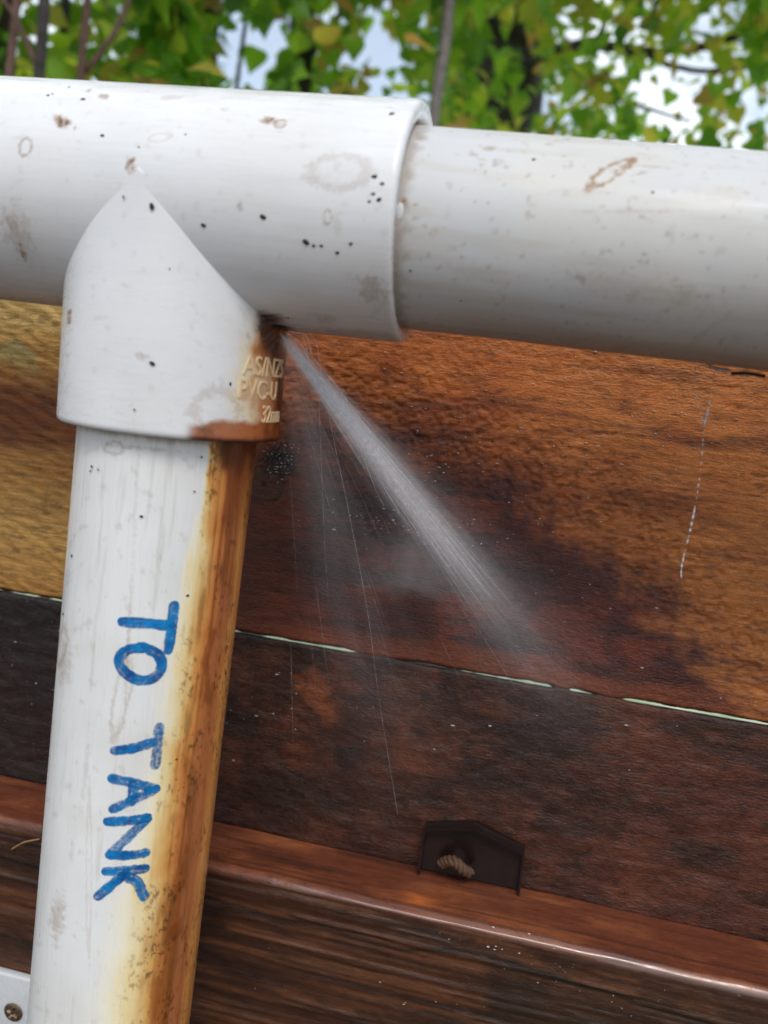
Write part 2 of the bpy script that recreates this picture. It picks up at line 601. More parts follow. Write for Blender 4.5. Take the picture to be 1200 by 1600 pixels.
def rail_col(X, Z):
    prof = np.asarray(rail_profile())
    s = np.concatenate([[0], np.cumsum(np.linalg.norm(np.diff(prof, axis=0), axis=1))])
    S = np.repeat(s[None, :], len(X), 0)
    Y = np.repeat(prof[None, :, 0], len(X), 0)
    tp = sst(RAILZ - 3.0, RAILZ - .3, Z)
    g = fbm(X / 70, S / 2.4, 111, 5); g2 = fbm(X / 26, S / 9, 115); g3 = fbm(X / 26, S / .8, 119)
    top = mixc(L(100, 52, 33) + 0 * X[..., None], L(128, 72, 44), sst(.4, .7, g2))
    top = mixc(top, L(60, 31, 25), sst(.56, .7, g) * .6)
    q = at_z((655, 1408), RAILZ)
    d = np.hypot((X - q[0]) / 11, (Y - q[1]) / 5) + (g2 - .5) * 2.5
    top = mixc(top, L(190, 104, 52), sst(1, .2, d) * .8)
    q = at_z((440, 1340), RAILZ)
    d = np.hypot((X - q[0]) / 26, (Y - q[1]) / 2.5) + (g - .5) * 3.5
    top = mixc(top, L(46, 28, 22), sst(1, .3, d) * .7)
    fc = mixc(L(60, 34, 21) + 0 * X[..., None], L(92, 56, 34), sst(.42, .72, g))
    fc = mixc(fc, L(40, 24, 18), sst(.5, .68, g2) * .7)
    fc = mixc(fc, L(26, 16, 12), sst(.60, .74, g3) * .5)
    # two dark seams along the grain
    for dz, w, k in ((-12, 1.3, .7), (-24, 2.2, .4), (-45, 1.5, .35)):
        f = np.abs(Z - (RAILZ + dz + (fbm(X / 50, X * 0 + dz, 121, 3) - .5) * 12))
        fc = mixc(fc, L(18, 11, 8), sst(w, .2, f) * k)
    fc = mixc(fc, L(36, 34, 20), sst(60, 150, X + (g2 - .5) * 60) * sst(RAILZ - 5, RAILZ - 22, Z) * .5)
    edge = sst(RAILZ - 4.2, RAILZ - 2.2, Z) * sst(DY - RW + 3.4, DY - RW + 1.4, Y)
    run = sst(15, 60, X + (g2 - .5) * 30)
    rail_col.film = edge * run
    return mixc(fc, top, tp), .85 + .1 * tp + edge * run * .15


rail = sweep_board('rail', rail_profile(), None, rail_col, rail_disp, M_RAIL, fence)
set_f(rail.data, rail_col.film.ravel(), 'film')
for px_ in (-1150, 650):
    v = [(px_ + a * 45, DY + TH + 1 + b_ * 90, z_) for a in (-1, 1) for b_ in (0, 1) for z_ in (GZ - 100, 10)]
    me = mesh_np('post', v, [(0, 1, 3, 2), (4, 6, 7, 5), (0, 4, 5, 1), (2, 3, 7, 6), (1, 5, 7, 3), (0, 2, 6, 4)], False)
    set_col(me, np.repeat(L(80, 52, 36)[None], 8, 0)); set_f(me, np.full(8, .6), 'wet')
    obj('post', me, M_BOARD, fence)

# ------------------------------------------------------------------ pipework
RO, RI = 25.4, 21.1
TL, LL = 54.0, 51.6           # tee half length, leg length
PIPE_OFF = np.array([-1.36, -0.38]); PIPE_SL = -0.0127
LEG_SX, LEG_SY = 0.0227, 0.0078
pipes = empty('pvc_pipework', (0, 0, GZ * MM))
tag(pipes, 'white plastic tee and pipes, rust stained, spraying water and marked TO TANK', 'pipe')


def hit(px):
    """first surface of the pipework behind a photograph pixel: (kind, point, normal)"""
    d = ray(px); best = None
    for kind, rad in (('body', RO), ('leg', RO + .5), ('pipe', RI), ('down', RI)):
        if kind in ('body', 'pipe'):
            off = np.array([0, PIPE_OFF[0], PIPE_OFF[1] - .9]) if kind == 'pipe' else np.zeros(3); i = (1, 2)
        else:
            off = np.array([LEG_SX * -70, LEG_SY * -70, 0]) if kind == 'down' else np.zeros(3); i = (0, 1)
        c = CAM - off
        a = sum(d[k] ** 2 for k in i); bb = 2 * sum(c[k] * d[k] for k in i); cc = sum(c[k] ** 2 for k in i) - rad ** 2
        D = bb * bb - 4 * a * cc
        if D < 0: continue
        t = (-bb - math.sqrt(D)) / 2 / a
        P = CAM + t * d
        ok = {'body': abs(P[0]) < TL, 'leg': -LL < P[2] < 3.6 - abs(P[0]), 'pipe': P[0] > TL, 'down': P[2] < -LL}[kind]
        if not ok: continue
        nn = np.zeros(3)
        for k in i: nn[k] = (P[k] - off[k]) / rad
        if best is None or t < best[0]: best = (t, kind, P, nn)
    return best[1:] if best else (None, None, None)


PVC = np.array([0.705, 0.70, 0.705])
SMEARS = [  # x, y, rx, ry, turn, kind, strength (photograph pixels)
    (97, 190, 17, 6, 22, 's', .85), (88, 185, 8, 4, 30, 's', .6), (40, 230, 10, 9, -40, 'r', .5), (204, 257, 8, 11, 0, 's', .75), (425, 190, 18, 5, 14, 's', .75), (438, 193, 8, 5, 0, 'r', .6),
    (530, 268, 44, 23, 4, 'r', .22), (530, 268, 40, 20, 4, 's', .10), (28, 365, 24, 34, 0, 's', .28), (36, 396, 5, 9, 0, 's', .8), (20, 350, 10, 10, 0, 's', .3),
    (580, 452, 26, 22, 0, 's', .38), (512, 340, 6, 10, 0, 'r', .45), (375, 322, 5, 7, 0, 's', .4), (108, 493, 3.5, 13, 4, 's', .9), (160, 150, 10, 3, 10, 's', .6),
    (220, 556, 15, 5, 25, 's', .4), (500, 590, 6, 10, 0, 's', .3), (352, 170, 7, 3, 0, 's', .4), (138, 142, 9, 2.5, 0, 's', .6), (270, 152, 22, 3, 0, 's', .25), (250, 215, 16, 5, 0, 'r', .2),
    (508, 498, 20, 8, 0, 's', .25), (527, 350, 8, 20, 0, 's', .15), (955, 268, 36, 9, -25, 'r', .75), (975, 260, 18, 4, -25, 's', .7), (632, 314, 9, 5, 20, 's', .7), (648, 320, 6, 2, 0, 's', .6),
    (765, 232, 12, 3, 0, 's', .5), (700, 335, 6, 12, 10, 's', .12), (680, 360, 5, 14, 15, 's', .15), (825, 336, 5, 6, 0, 's', .3), (985, 330, 90, 3, 3, 's', .2), (1050, 365, 6, 18, 0, 's', .15),
    (660, 218, 16, 3, 4, 's', .3), (900, 300, 60, 8, 3, 's', .08), (760, 430, 70, 14, 5, 's', .12), (1000, 450, 120, 16, 6, 's', .14), (1010, 258, 40, 2.0, 8, 's', .3), (1130, 300, 50, 9, 5, 's', .12),
    (190, 1090, 10, 60, 12, 'r', .25), (100, 1040, 8, 40, 5, 's', .3), (95, 1010, 7, 30, 10, 'r', .3), (135, 1200, 3, 60, 6, 's', .18), (95, 1430, 8, 40, 5, 's', .35), (60, 1400, 6, 40, 0, 's', .3),
    (213, 760, 4, 110, 5, 's', .14), (200, 1010, 3, 110, 5, 's', .3), (175, 700, 14, 10, 0, 'r', .35), (215, 700, 60, 2.5, 6, 's', .35), (140, 1360, 4, 90, 4, 'r', .18), (340, 640, 35, 30, 0, 'r', .22)]


def smear_colour(P, c):
    for x, y, rx, ry, an, kind, k in SMEARS:
        _, h, n = hit((x, y))
        if h is None: continue
        sc_ = np.linalg.norm(h - CAM) / FPX
        vw = (CAM - h) / np.linalg.norm(CAM - h)
        a = RT - n * (RT @ n); a /= np.linalg.norm(a); b_ = np.cross(n, a); b_ = -b_ if b_ @ UP > 0 else b_
        fore = max(.35, n @ vw)
        d = P - h
        near = np.where(np.linalg.norm(d, axis=1) < max(rx, ry) * sc_ * 2.2 / fore + 1)[0]
        if not len(near): continue
        d = d[near]
        u = d @ a / sc_; v = d @ b_ / sc_ * fore
        if abs(n[2]) < .2 and abs(n[0]) > .05: u = u * fore; v = v / fore
        q = math.radians(an)
        U_ = (u * math.cos(q) + v * math.sin(q)) / rx; V_ = (-u * math.sin(q) + v * math.cos(q)) / ry
        w = (fbm(u / 7 + x, v / 5 + y, 131, 3) - .5)
        rr = np.hypot(U_, V_) + w * (1.4 if kind == 's' else .55)
        f = sst(1.15, .45, rr) if kind == 's' else sst(.30, .08, np.abs(rr - .95))
        f = f * k * np.clip((.55 if kind == 's' else .75) + 1.6 * (fbm(u / 3, v / 3 + x, 135, 2) - .25), .2, 1.2)
        f = np.clip(f, 0, 1)
        c[near] = mixc(c[near], L(138, 98, 50), f)
        if k > .65 and kind == 's': c[near] = mixc(c[near], L(60, 36, 20), sst(.7, 1, f) * .7)
    return c


def grime(P, c, amt=1.0):
    g = fbm(P[:, 0] / 2.2 + P[:, 1] / 3.1, P[:, 2] / 2.2 + P[:, 1] / 2.7, 141, 3)
    g2 = fbm(P[:, 0] / 30 + 5, P[:, 2] / 22 + P[:, 1] / 25, 145, 3)
    c = mixc(c, L(150, 134, 112), sst(.70, .82, g) * .22 * amt)
    c = mixc(c, L(200, 194, 180), sst(.45, .75, g2) * .25 * amt)
    return c


# ---- tee fitting: a straight run with a gable-ended leg standing slightly proud of it
NPH = 480
ph = np.linspace(-math.pi, math.pi, NPH, endpoint=False)
RL, GAB = RO + .5, 3.6
yb_, zb_ = -np.cos(ph), np.sin(ph)
parts_V = []; parts_F = []; off = 0
rim = [(-1.2, 0.0), (-.5, -.12), (-.12, -.5), (0, -1.0), (0, -2.4), (-.4, -3.6), (-1.5, -4.3), (-8, -4.4)]
rows = [(-(TL + dx), RO + dr) for dx, dr in rim][::-1] + [(x_, RO) for x_ in np.linspace(-TL + 1.8, TL - 1.8, 300)] + [(TL + dx, RO + dr) for dx, dr in rim]
G = np.stack([np.stack([np.full(NPH, x_), yb_ * r_, zb_ * r_], -1) for x_, r_ in rows])
parts_V.append(G.reshape(-1, 3)); parts_F.append(grid_faces(len(G), NPH, True, off)); off += G.shape[0] * NPH
sx_ = np.sin(ph)
zg_ = GAB - np.sqrt((RL * sx_) ** 2 + 2.0) * 1.0 + (fbm(ph * 4, ph * 0, 149, 2) - .5) * .15
RLv = RL
RL = RO + .5 * sst(0, 12, np.abs(RL * sx_)) + .02     # the saddle dies into the run at its peak
rows = []
for dr, dz in ((-2.2, 1.5), (-1.2, 1.35), (-.75, 1.15), (-.42, .85), (-.2, .5), (-.06, .2), (0, 0)):
    rows.append(np.stack([(RL + dr) * sx_, yb_ * (RL + dr), zg_ + dz], -1))
for t_ in np.linspace(.01, 1, 120):
    rows.append(np.stack([RL * sx_, yb_ * RL, zg_ + t_ * (-(LL - 1.6) - zg_)], -1))
for dx, dr in rim:
    rows.append(np.stack([sx_ * (RL + dr), yb_ * (RL + dr), np.full(NPH, -LL - dx)], -1))
G = np.array(rows)
parts_V.append(G.reshape(-1, 3)); parts_F.append(grid_faces(len(G), NPH, True, off))
V = np.concatenate(parts_V); F = np.concatenate(parts_F)
isleg = np.arange(len(V)) >= off
RL = RLv
th = np.degrees(np.arctan2(V[:, 0], -V[:, 1]))
c = np.repeat(PVC[None], len(V), 0)
c = grime(V, c, .8)
# warm film along the underside of the run
nz = fbm(th * .44 / 2.2, V[:, 2] / 2.6, 151, 4); nb = fbm(th * .44 / 7, V[:, 2] / 8, 155, 3)
th_n = th + (nz - .5) * 10 + (nb - .5) * 22
front = (V[:, 0] > 0) & isleg
halo = sst(44, 66, th_n + np.interp(V[:, 2], [-52, -45, -30, -20], [2, 2, -2, -10])) * front * sst(-16, -24, V[:, 2] + (nb - .5) * 6)
core = sst(60, 78, th_n + np.interp(V[:, 2], [-50, -42, -36, -30, -24], [0, 2, -5, 4, 2])) * front * sst(-19, -24, V[:, 2])
dark = sst(70, 86, th_n + np.interp(V[:, 2], [-50, -38, -30, -22], [-12, -10, 4, 8])) * front * sst(-17, -22, V[:, 2])
band = sst(-46.0, -47.6, V[:, 2] + (nz - .5) * 1.6 + 1.6 * sst(46, 34, th)) * sst(32, 38, th + (nb - .5) * 8) * sst(170, 150, th)
c = mixc(c, L(226, 206, 158), halo * .75)
c = mixc(c, L(182, 100, 30), core * .88)
c = mixc(c, L(58, 28, 18), dark * .95)
c = mixc(c, mixc(L(162, 84, 28) + 0 * V, L(108, 52, 20), sst(.42, .68, nb * .5 + nz * .5)), band * .93)
c = mixc(c, L(42, 22, 16), sst(-50.3, -51.2, V[:, 2]) * band * .7)
# rust creeping on to the run beside the leak
d = np.linalg.norm((V - np.array([25.5, -4, -25.5])) / np.array([5.5, 10, 6.5]), axis=1) + (nz - .5) * 1.2
c = mixc(c, L(58, 30, 20), sst(1.1, .35, d) * .95)
topd = sst(14, 24, V[:, 2]) * sst(.42, .70, fbm(V[:, 0] / 12, V[:, 1] / 3, 157, 4))
c = mixc(c, L(160, 150, 134), topd * .25)
scr = sst(.64, .74, fbm(V[:, 0] / 26, (V[:, 2] - .6 * V[:, 1]) / .55, 159, 2)) * sst(.5, .65, fbm(V[:, 0] / 18, V[:, 2] / 9, 160, 2))
c = mixc(c, L(186, 182, 176), scr * .10)
c = smear_colour(V, c)
me = mesh_np('tee_fitting', V, F)
set_col(me, c); set_f(me, np.clip(core + band, 0, 1), 'wet')
bm = bmesh.new(); bm.from_mesh(me); bmesh.ops.remove_doubles(bm, verts=bm.verts, dist=2e-6); bmesh.ops.recalc_face_normals(bm, faces=bm.faces); bm.to_mesh(me); bm.free()
tee = obj('tee_fitting', me, M_TEE, pipes)
tee['label'] = 'thick white tee with embossed lettering and a rust-brown joint'


# ---- straight pipes
def pipe_mesh(name, s_vals, fn_center, axis, colfun, nth=420, cap=True):
    a = np.linspace(-math.pi, math.pi, nth, endpoint=False)
    rings = []
    for s in s_vals:
        cx = fn_center(s)
        if axis == 'x': q = np.stack([np.full(nth, cx[0]), cx[1] - RI * np.cos(a), cx[2] + RI * np.sin(a)], -1)
        else: q = np.stack([cx[0] + RI * np.sin(a), cx[1] - RI * np.cos(a), np.full(nth, cx[2])], -1)
        rings.append(q)
    V = np.concatenate(rings); F = grid_faces(len(s_vals), nth, True)
    me = mesh_np(name, V, F)
    A = np.tile(a, len(s_vals))
    c, w = colfun(V, A)
    set_col(me, c); set_f(me, w, 'wet')
    bm = bmesh.new(); bm.from_mesh(me); bmesh.ops.recalc_face_normals(bm, faces=bm.faces); bm.to_mesh(me); bm.free()
    return me


def run_col(V, A):
    c = np.repeat((PVC * np.array([.76, .76, .755]))[None], len(V), 0)
    c = grime(V, c, 1.5)
    g = fbm(V[:, 0] / 40, A * 5, 161, 4)
    c = mixc(c, L(170, 158, 140), sst(.5, .75, g) * .35)
    # dirt line beside the socket
    c = mixc(c, L(120, 100, 70), sst(57.5, 54.5, V[:, 0] + (fbm(A * 12, V[:, 0] / 2, 165) - .5) * 4) * .5 * (V[:, 0] > 0))
    f = sst(.76, .88, fbm(V[:, 0] / 1.3, A * 16, 167, 2)) * .35
    c = mixc(c, L(96, 84, 74), f)
    if V[:, 0].max() > 100: c = smear_colour(V, c)
    return c, 0 * A


s_r = np.concatenate([np.arange(TL - 9, 175, .5), np.linspace(176, 1700, 30)])
me = pipe_mesh('pipe', s_r, lambda s: (s, PIPE_OFF[0], PIPE_OFF[1] + PIPE_SL * s), 'x', run_col)
pipe_r = obj('pipe', me, M_PIPE, pipes)
pipe_r['label'] = 'plain grey-white pipe plugged into the tee, with a drip below'
me = pipe_mesh('pipe', np.linspace(-1700, -TL + 9, 30), lambda s: (s, 0, -0.012 * (s + TL)), 'x', run_col, 96)
pipe_l = obj('pipe', me, M_PIPE, pipes)


def down_col(V, A):
    t = np.degrees(A); z = V[:, 2]
    x = A * RI
    n1 = fbm(x / 1.6, z / 22, 171, 4); n2 = fbm(x / 4, z / 7, 175, 4); n3 = fbm(x / .8, z / 1.1, 179, 3); n4 = fbm(x / 1.1, z / 60, 181, 2)
    c = np.repeat((PVC * np.array([1.05, 1.05, 1.02]))[None], len(V), 0)
    c = grime(V, c, 1.0)
    # grey scuffs lengthwise
    c = mixc(c, L(150, 142, 128), sst(.6, .8, n1) * .22 * sst(-60, -10, t))
    h0 = np.interp(z, [-300, -180, -150, -130, -105, -83, -66, -53], [8, 15, 25, 32, 37, 41, 48, 50])
    k0 = np.interp(z, [-300, -180, -150, -130, -105, -83, -66, -56, -53], [48, 51, 53, 53, 56, 57, 57, 56, 54])
    tn = t + (n2 - .5) * 9 + (n1 - .5) * 5 + (n4 - .5) * 5
    f = np.interp(tn, [0, 1], [0, 1])
    q = np.where(tn < k0, (tn - h0) / (k0 - h0) * .5, .5 + (tn - k0) / (96 - k0) * .5)
    back = sst(150, 120, t)
    q = np.clip(q, -1, 1)
    st = ramp(q, [(-.25, PVC), (.08, L(238, 230, 204)), (.30, L(234, 210, 150)), (.46, L(218, 162, 76)), (.56, L(206, 120, 28)), (.68, L(170, 88, 14)),
                  (.80, L(186, 102, 26)), (.90, L(228, 150, 56)), (1.0, L(214, 136, 50))])  # rust tones; the paler last stops paint gloss along the stain's outer edge
    m_ = sst(-.2, .2, q) * back
    c = mixc(c, st, m_ * .93)
    c = mixc(c, L(120, 60, 16), sst(.56, .74, n2) * sst(.5, .66, q) * sst(.9, .74, q) * .6 * back)
    c = mixc(c, L(128, 66, 18), sst(.46, .66, n4) * sst(.44, .58, q) * sst(.9, .78, q) * .6 * back)
    c = mixc(c, L(110, 70, 34), sst(.55, .75, fbm(x / 3, z / 14, 187, 5)) * sst(.3, .5, q) * sst(.8, .65, q) * .5 * back)
    # black-brown at the socket mouth
    c = mixc(c, L(56, 28, 18), sst(-61, -54, z + (n2 - .5) * 7) * sst(.46, .58, q) * back * .92)
    c = mixc(c, L(126, 62, 22), sst(-78, -64, z + (n2 - .5) * 14) * sst(.52, .64, q) * back * .55)
    # mould flecks through the stained side
    fl = sst(.58, .70, n3) * sst(.1, .45, q) * sst(.40, .60, fbm(x / 6, z / 9, 185, 3))
    c = mixc(c, L(70, 44, 24), fl * .65 * back)
    # dirty ring under the socket
    c = mixc(c, L(120, 112, 104), sst(-53.5, -51.8, z + (n1 - .5) * 2) * .55 * (q < .3))
    c = smear_colour(V, c)
    return c, np.clip(m_, 0, 1) * .6


s_d = np.concatenate([np.arange(-LL + 9, -215, -.5), np.linspace(-216, GZ + 5, 40)])
me = pipe_mesh('downpipe', s_d, lambda s: (LEG_SX * (s + 40), LEG_SY * (s + 40), s), 'z', down_col)
down = obj('downpipe', me, M_DOWN, pipes)
down['label'] = 'upright white pipe, orange-brown down one side, with blue handwriting'

# ---- raised lettering moulded into the tee leg
M_EMB = simple_mat('moulded_lettering', tuple(L(222, 196, 156)), .3, var=.08)


def embossed(txt, px, hgt, squash):
    cu = bpy.data.curves.new('t', 'FONT'); cu.body = txt; cu.size = 1.0; cu.extrude = 0.0
    ob = bpy.data.objects.new('t', cu); COL.objects.link(ob)
    dg = bpy.context.evaluated_depsgraph_get()
    me0 = bpy.data.meshes.new_from_object(ob.evaluated_get(dg))
    bm = bmesh.new(); bm.from_mesh(me0)
    bmesh.ops.triangulate(bm, faces=bm.faces)
    bmesh.ops.subdivide_edges(bm, edges=[e for e in bm.edges if e.calc_length() > .12], cuts=2)
    bmesh.ops.remove_doubles(bm, verts=bm.verts, dist=1e-4)
    r_ = bmesh.ops.extrude_face_region(bm, geom=bm.faces[:])
    top = [g_ for g_ in r_['geom'] if isinstance(g_, bmesh.types.BMVert)]
    for v_ in top: v_.co.z = 1.0
    _, h, n = hit(px)
    th0 = math.atan2(h[0], -h[1])
    for v_ in bm.verts:
        u, w_, e = v_.co.x * hgt * 1.4 * squash, v_.co.y * hgt * 1.4, v_.co.z
        rad = RL + (.26 if e > .5 else -.3)
        a = th0 + u / RO
        z = h[2] + w_
        v_.co = Vector((rad * math.sin(a), -rad * math.cos(a), z)) * MM
    bmesh.ops.recalc_face_normals(bm, faces=bm.faces)
    me = bpy.data.meshes.new('embossed_lettering'); bm.to_mesh(me); bm.free()
    bpy.data.objects.remove(ob, do_unlink=True)
    o = obj('embossed_lettering', me, M_EMB, tee)
    o['label'] = 'raised moulded characters reading ' + txt
    return o


embossed('AS/NZS', (379, 584), 4.4, .80)
embossed('PVC-U', (370, 621), 4.4, .80)
embossed('32mm', (407, 660), 4.0, .72)

# ---- solvent bead at the socket and the crack in the run
M_BEAD = simple_mat('solvent_bead', (.56, .56, .56), .35, var=.05)
_, h, n = hit((640, 330))
bm = bmesh.new(); bmesh.ops.create_uvsphere(bm, u_segments=20, v_segments=12, radius=1)
for v_ in bm.verts:
    w_ = .15 * math.sin(v_.co.x * 4 + v_.co.y * 3)
    v_.co = Vector((54.6 + v_.co.x * (1.3 + w_), h[1] + .9 + v_.co.y * 1.1, h[2] + v_.co.z * (2.6 + w_))) * MM
me = bpy.data.meshes.new('glue_bead'); bm.to_mesh(me); bm.free()
me.polygons.foreach_set('use_smooth', [True] * len(me.polygons))
obj('glue_bead', me, M_BEAD, tee)


def blob(name, P, n, axis, a, b_, h_, mat, parent, seed):
    """small flattened grain lying on a surface: half length a, half width b_, height h_"""
    rs = np.random.default_rng(seed)
    n = np.asarray(n, float); t = np.asarray(axis, float) - n * (np.asarray(axis, float) @ n); t /= np.linalg.norm(t); s = np.cross(n, t)
    V = []; F = []
    N = 9
    for k, (q, hh) in enumerate(((1.0, -.1), (.92, .45), (.55, .9))):
        for i in range(N):
            w_ = 2 * math.pi * i / N
            j = 1 + .28 * (rs.random() - .5)
            V.append(P + t * math.cos(w_) * a * q * j + s * math.sin(w_) * b_ * q * j + n * hh * h_ * (1 + .2 * (rs.random() - .5)))
    V.append(P + n * h_)
    for k in range(2):
        for i in range(N): F.append((k * N + i, k * N + (i + 1) % N, (k + 1) * N + (i + 1) % N, (k + 1) * N + i))
    for i in range(N): F.append((2 * N + i, 2 * N + (i + 1) % N, 3 * N))
    return obj(name, mesh_np(name, V, F), mat, parent)


SPECKS = [(130, 155, 1.4, 0), (160, 212, 1.3, 20), (237, 322, 1.9, 80), (318, 352, 1.6, 20), (411, 339, 1.8, 25), (478, 378, 2.0, 40), (490, 384, 1.1, 0), (502, 384, 1.1, 0),
          (548, 381, 1.2, -20), (527, 395, 1.2, 0), (592, 312, 1.5, -20), (583, 303, 1.1, 0), (577, 315, 1.0, 0), (585, 276, 1.5, 0), (597, 287, 1.2, 0), (612, 178, 1.6, -20), (75, 149, 1.1, 0), (82, 147, .8, 0),
          (108, 136, .8, 0), (193, 308, .9, 80), (238, 568, 1.7, 30), (360, 600, 1.2, 80), (136, 728, 1.0, 60), (134, 735, .8, 0), (146, 733, .7, 0), (215, 806, 1.1, 0), (108, 868, 1.0, 80), (297, 767, .7, 0),
          (307, 713, .8, 0), (97, 959, 1.1, 0), (225, 1349, 1.7, 60), (133, 1223, 1.1, 60), (834, 249, 1.0, 0), (641, 423, .8, 0), (1112, 530, 1.0, 0), (290, 210, .7, 0), (217, 230, .7, 0), (265, 420, .6, 0), (450, 497, .9, 0),
          (245, 1470, 1.3, 40), (243, 1590, 1.8, 0), (273, 1332, 1.2, 0), (278, 1187, 1.1, 0), (353, 1010, 1.2, 80), (352, 1052, 1.1, 80), (290, 930, 1.0, 0), (210, 640, .7, 0), (1020, 300, .7, 0), (888, 470, .6, 0), (720, 470, .6, 0)]
for i, (x, y, s_, an) in enumerate(SPECKS):
    kind, h, n = hit((x, y))
    if h is None: continue
    q = math.radians(an); ax = RT * math.cos(q) - UP * math.sin(q)
    r_ = s_ * .34
    if kind == 'down': h = h + np.array([LEG_SX * (h[2] + 110), 0, 0])
    blob('dirt_speck', h, n, ax, r_ * 1.15, r_ * .72, r_ * .45, M_SPECK, {'body': tee, 'leg': tee, 'pipe': pipe_r, 'down': down}[kind], i)

# ---- handwriting on the down pipe
mt, nt, b = new_mat('blue_marker_ink')
n1 = noise_node(nt, 900, (1, 1, 1), 4, .65); n2 = noise_node(nt, 260, (1, 1, 1), 3, .6)
rgb = nd(nt, 'ShaderNodeValToRGB')
rgb.color_ramp.elements[0].position = .32; rgb.color_ramp.elements[0].color = (*L(0, 74, 140), 1)
rgb.color_ramp.elements[1].position = .68; rgb.color_ramp.elements[1].color = (*L(6, 128, 192), 1)
nt.links.new(n2, rgb.inputs['Fac']); nt.links.new(rgb.outputs['Color'], b.inputs['Base Color'])
b.inputs['Roughness'].default_value = .35
ed = nd(nt, 'ShaderNodeAttribute', attribute_name='ink')
al = math_n(nt, 'ADD', ed.outputs['Fac'], maprange(nt, n1, .3, .7, -.24, .24))
nt.links.new(maprange(nt, al, .1, .85, 0.0, 1.0), b.inputs['Alpha'])
M_INK = mt
C6 = lambda pts: [(x / 2.222, 880 + y / 2.222) for x, y in pts]
LETTERS = [
    ('T', [([(428, 204), (505, 208), (588, 216)], 1.0), ([(604, 150), (596, 225), (584, 298)], 1.0)]),
    ('O', [([(500, 292), (445, 300), (414, 332), (428, 372), (478, 404), (532, 398), (560, 362), (552, 322), (512, 296), (488, 292)], .92)]),
    ('T', [([(402, 650), (470, 640), (528, 622)], .9), ([(552, 572), (548, 625), (540, 698)], .62)]),
    ('A', [([(392, 748), (460, 762), (538, 782)], .9), ([(538, 786), (468, 818), (396, 852)], .85), ([(462, 772), (462, 800), (456, 826)], .75)]),
    ('N', [([(378, 896), (440, 894), (508, 884)], .95), ([(508, 890), (448, 948), (388, 1004)], .85), ([(384, 1012), (440, 1014), (502, 1006)], .9)]),
    ('K', [([(372, 1070), (440, 1066), (500, 1060)], .95), ([(434, 1078), (392, 1112), (342, 1154)], .95), ([(424, 1086), (472, 1104), (500, 1156)], .85)])]


def down_uv(px):
    d = ray(px); z = -120.0
    for _ in range(6):
        ox, oy = LEG_SX * (z + 40), LEG_SY * (z + 40)
        c = CAM - np.array([ox, oy, 0]); a = d[0] ** 2 + d[1] ** 2; bb = 2 * (c[0] * d[0] + c[1] * d[1]); cc = c[0] ** 2 + c[1] ** 2 - RI ** 2
        t = (-bb - math.sqrt(bb * bb - 4 * a * cc)) / 2 / a
        P = CAM + t * d; z = P[2]
    return np.array([math.atan2(P[0] - ox, -(P[1] - oy)) * RI, z])


def down_xyz(u, z, e):
    a = u / RI
    return np.array([LEG_SX * (z + 40) + (RI + e) * math.sin(a), LEG_SY * (z + 40) - (RI + e) * math.cos(a), z])


lay = 0
for ch, strokes in LETTERS:
    V = []; F = []; ink = []
    for pts, dens in strokes:
        lay += 1
        P = catmull([down_uv(q) for q in C6(pts)], 14)
        n = len(P); W = 1.4
        # round ends
        t0 = (P[0] - P[1]) / np.linalg.norm(P[0] - P[1]); t1 = (P[-1] - P[-2]) / np.linalg.norm(P[-1] - P[-2])
        ends0 = [(P[0] + t0 * W * math.sin(a), math.cos(a)) for a in (1.45, 1.1, .75, .4)]
        ends1 = [(P[-1] + t1 * W * math.sin(a), math.cos(a)) for a in (.4, .75, 1.1, 1.45)]
        seq = ends0 + [(p, 1.0) for p in P] + ends1
        K = 9; base = len(V)
        for i, (p, wf) in enumerate(seq):
            a_ = seq[max(i - 1, 0)][0]; b__ = seq[min(i + 1, len(seq) - 1)][0]
            t = b__ - a_; t /= np.linalg.norm(t) + 1e-9
            nn = np.array([-t[1], t[0]])
            ww = W * wf * (1 + .14 * (noise2(np.array(i / 4.0), np.array(lay * 3.7), 191) - .5))
            for k in range(K):
                e = (k / (K - 1) * 2 - 1)
                q = p + nn * ww * e
                V.append(down_xyz(q[0], q[1], .05 + .012 * (lay % 5)))
                edge = 1 - max(0, abs(e) - .72) / .28
                endd = min(1.0, min(i, len(seq) - 1 - i) / 2.0)
                strk = noise2(np.array(e * 3.2 + lay * 7.1), np.array(i / 16.0), 193)
                ink.append(min(edge, .55 + .45 * endd) * dens * (.52 + .5 * strk))
        for i in range(len(seq) - 1):
            for k in range(K - 1):
                F.append((base + i * K + k, base + i * K + k + 1, base + (i + 1) * K + k + 1, base + (i + 1) * K + k))
    me = mesh_np('handwritten_letter', V, F)
    set_f(me, ink, 'ink')
    o = obj('handwritten_letter', me, M_INK, down)
    o['label'] = 'blue marker letter ' + ch

# ------------------------------------------------------------------ clip behind the down pipe
M_CLIP = simple_mat('grey_white_plastic', (.55, .56, .57), .35, var=.06)
M_SCREW = simple_mat('tarnished_screw', (.16, .11, .07), .42, .75, var=.5, scale=900, bump=.1)
yr = DY - RW
q0 = at_y((22, 1580), yr - 3)
clip = empty('pipe_clip', (q0[0] * MM, yr * MM, q0[2] * MM))
tag(clip, 'grey-white plastic pipe clip screwed to the timber rail at the lower left corner', 'pipe clip')


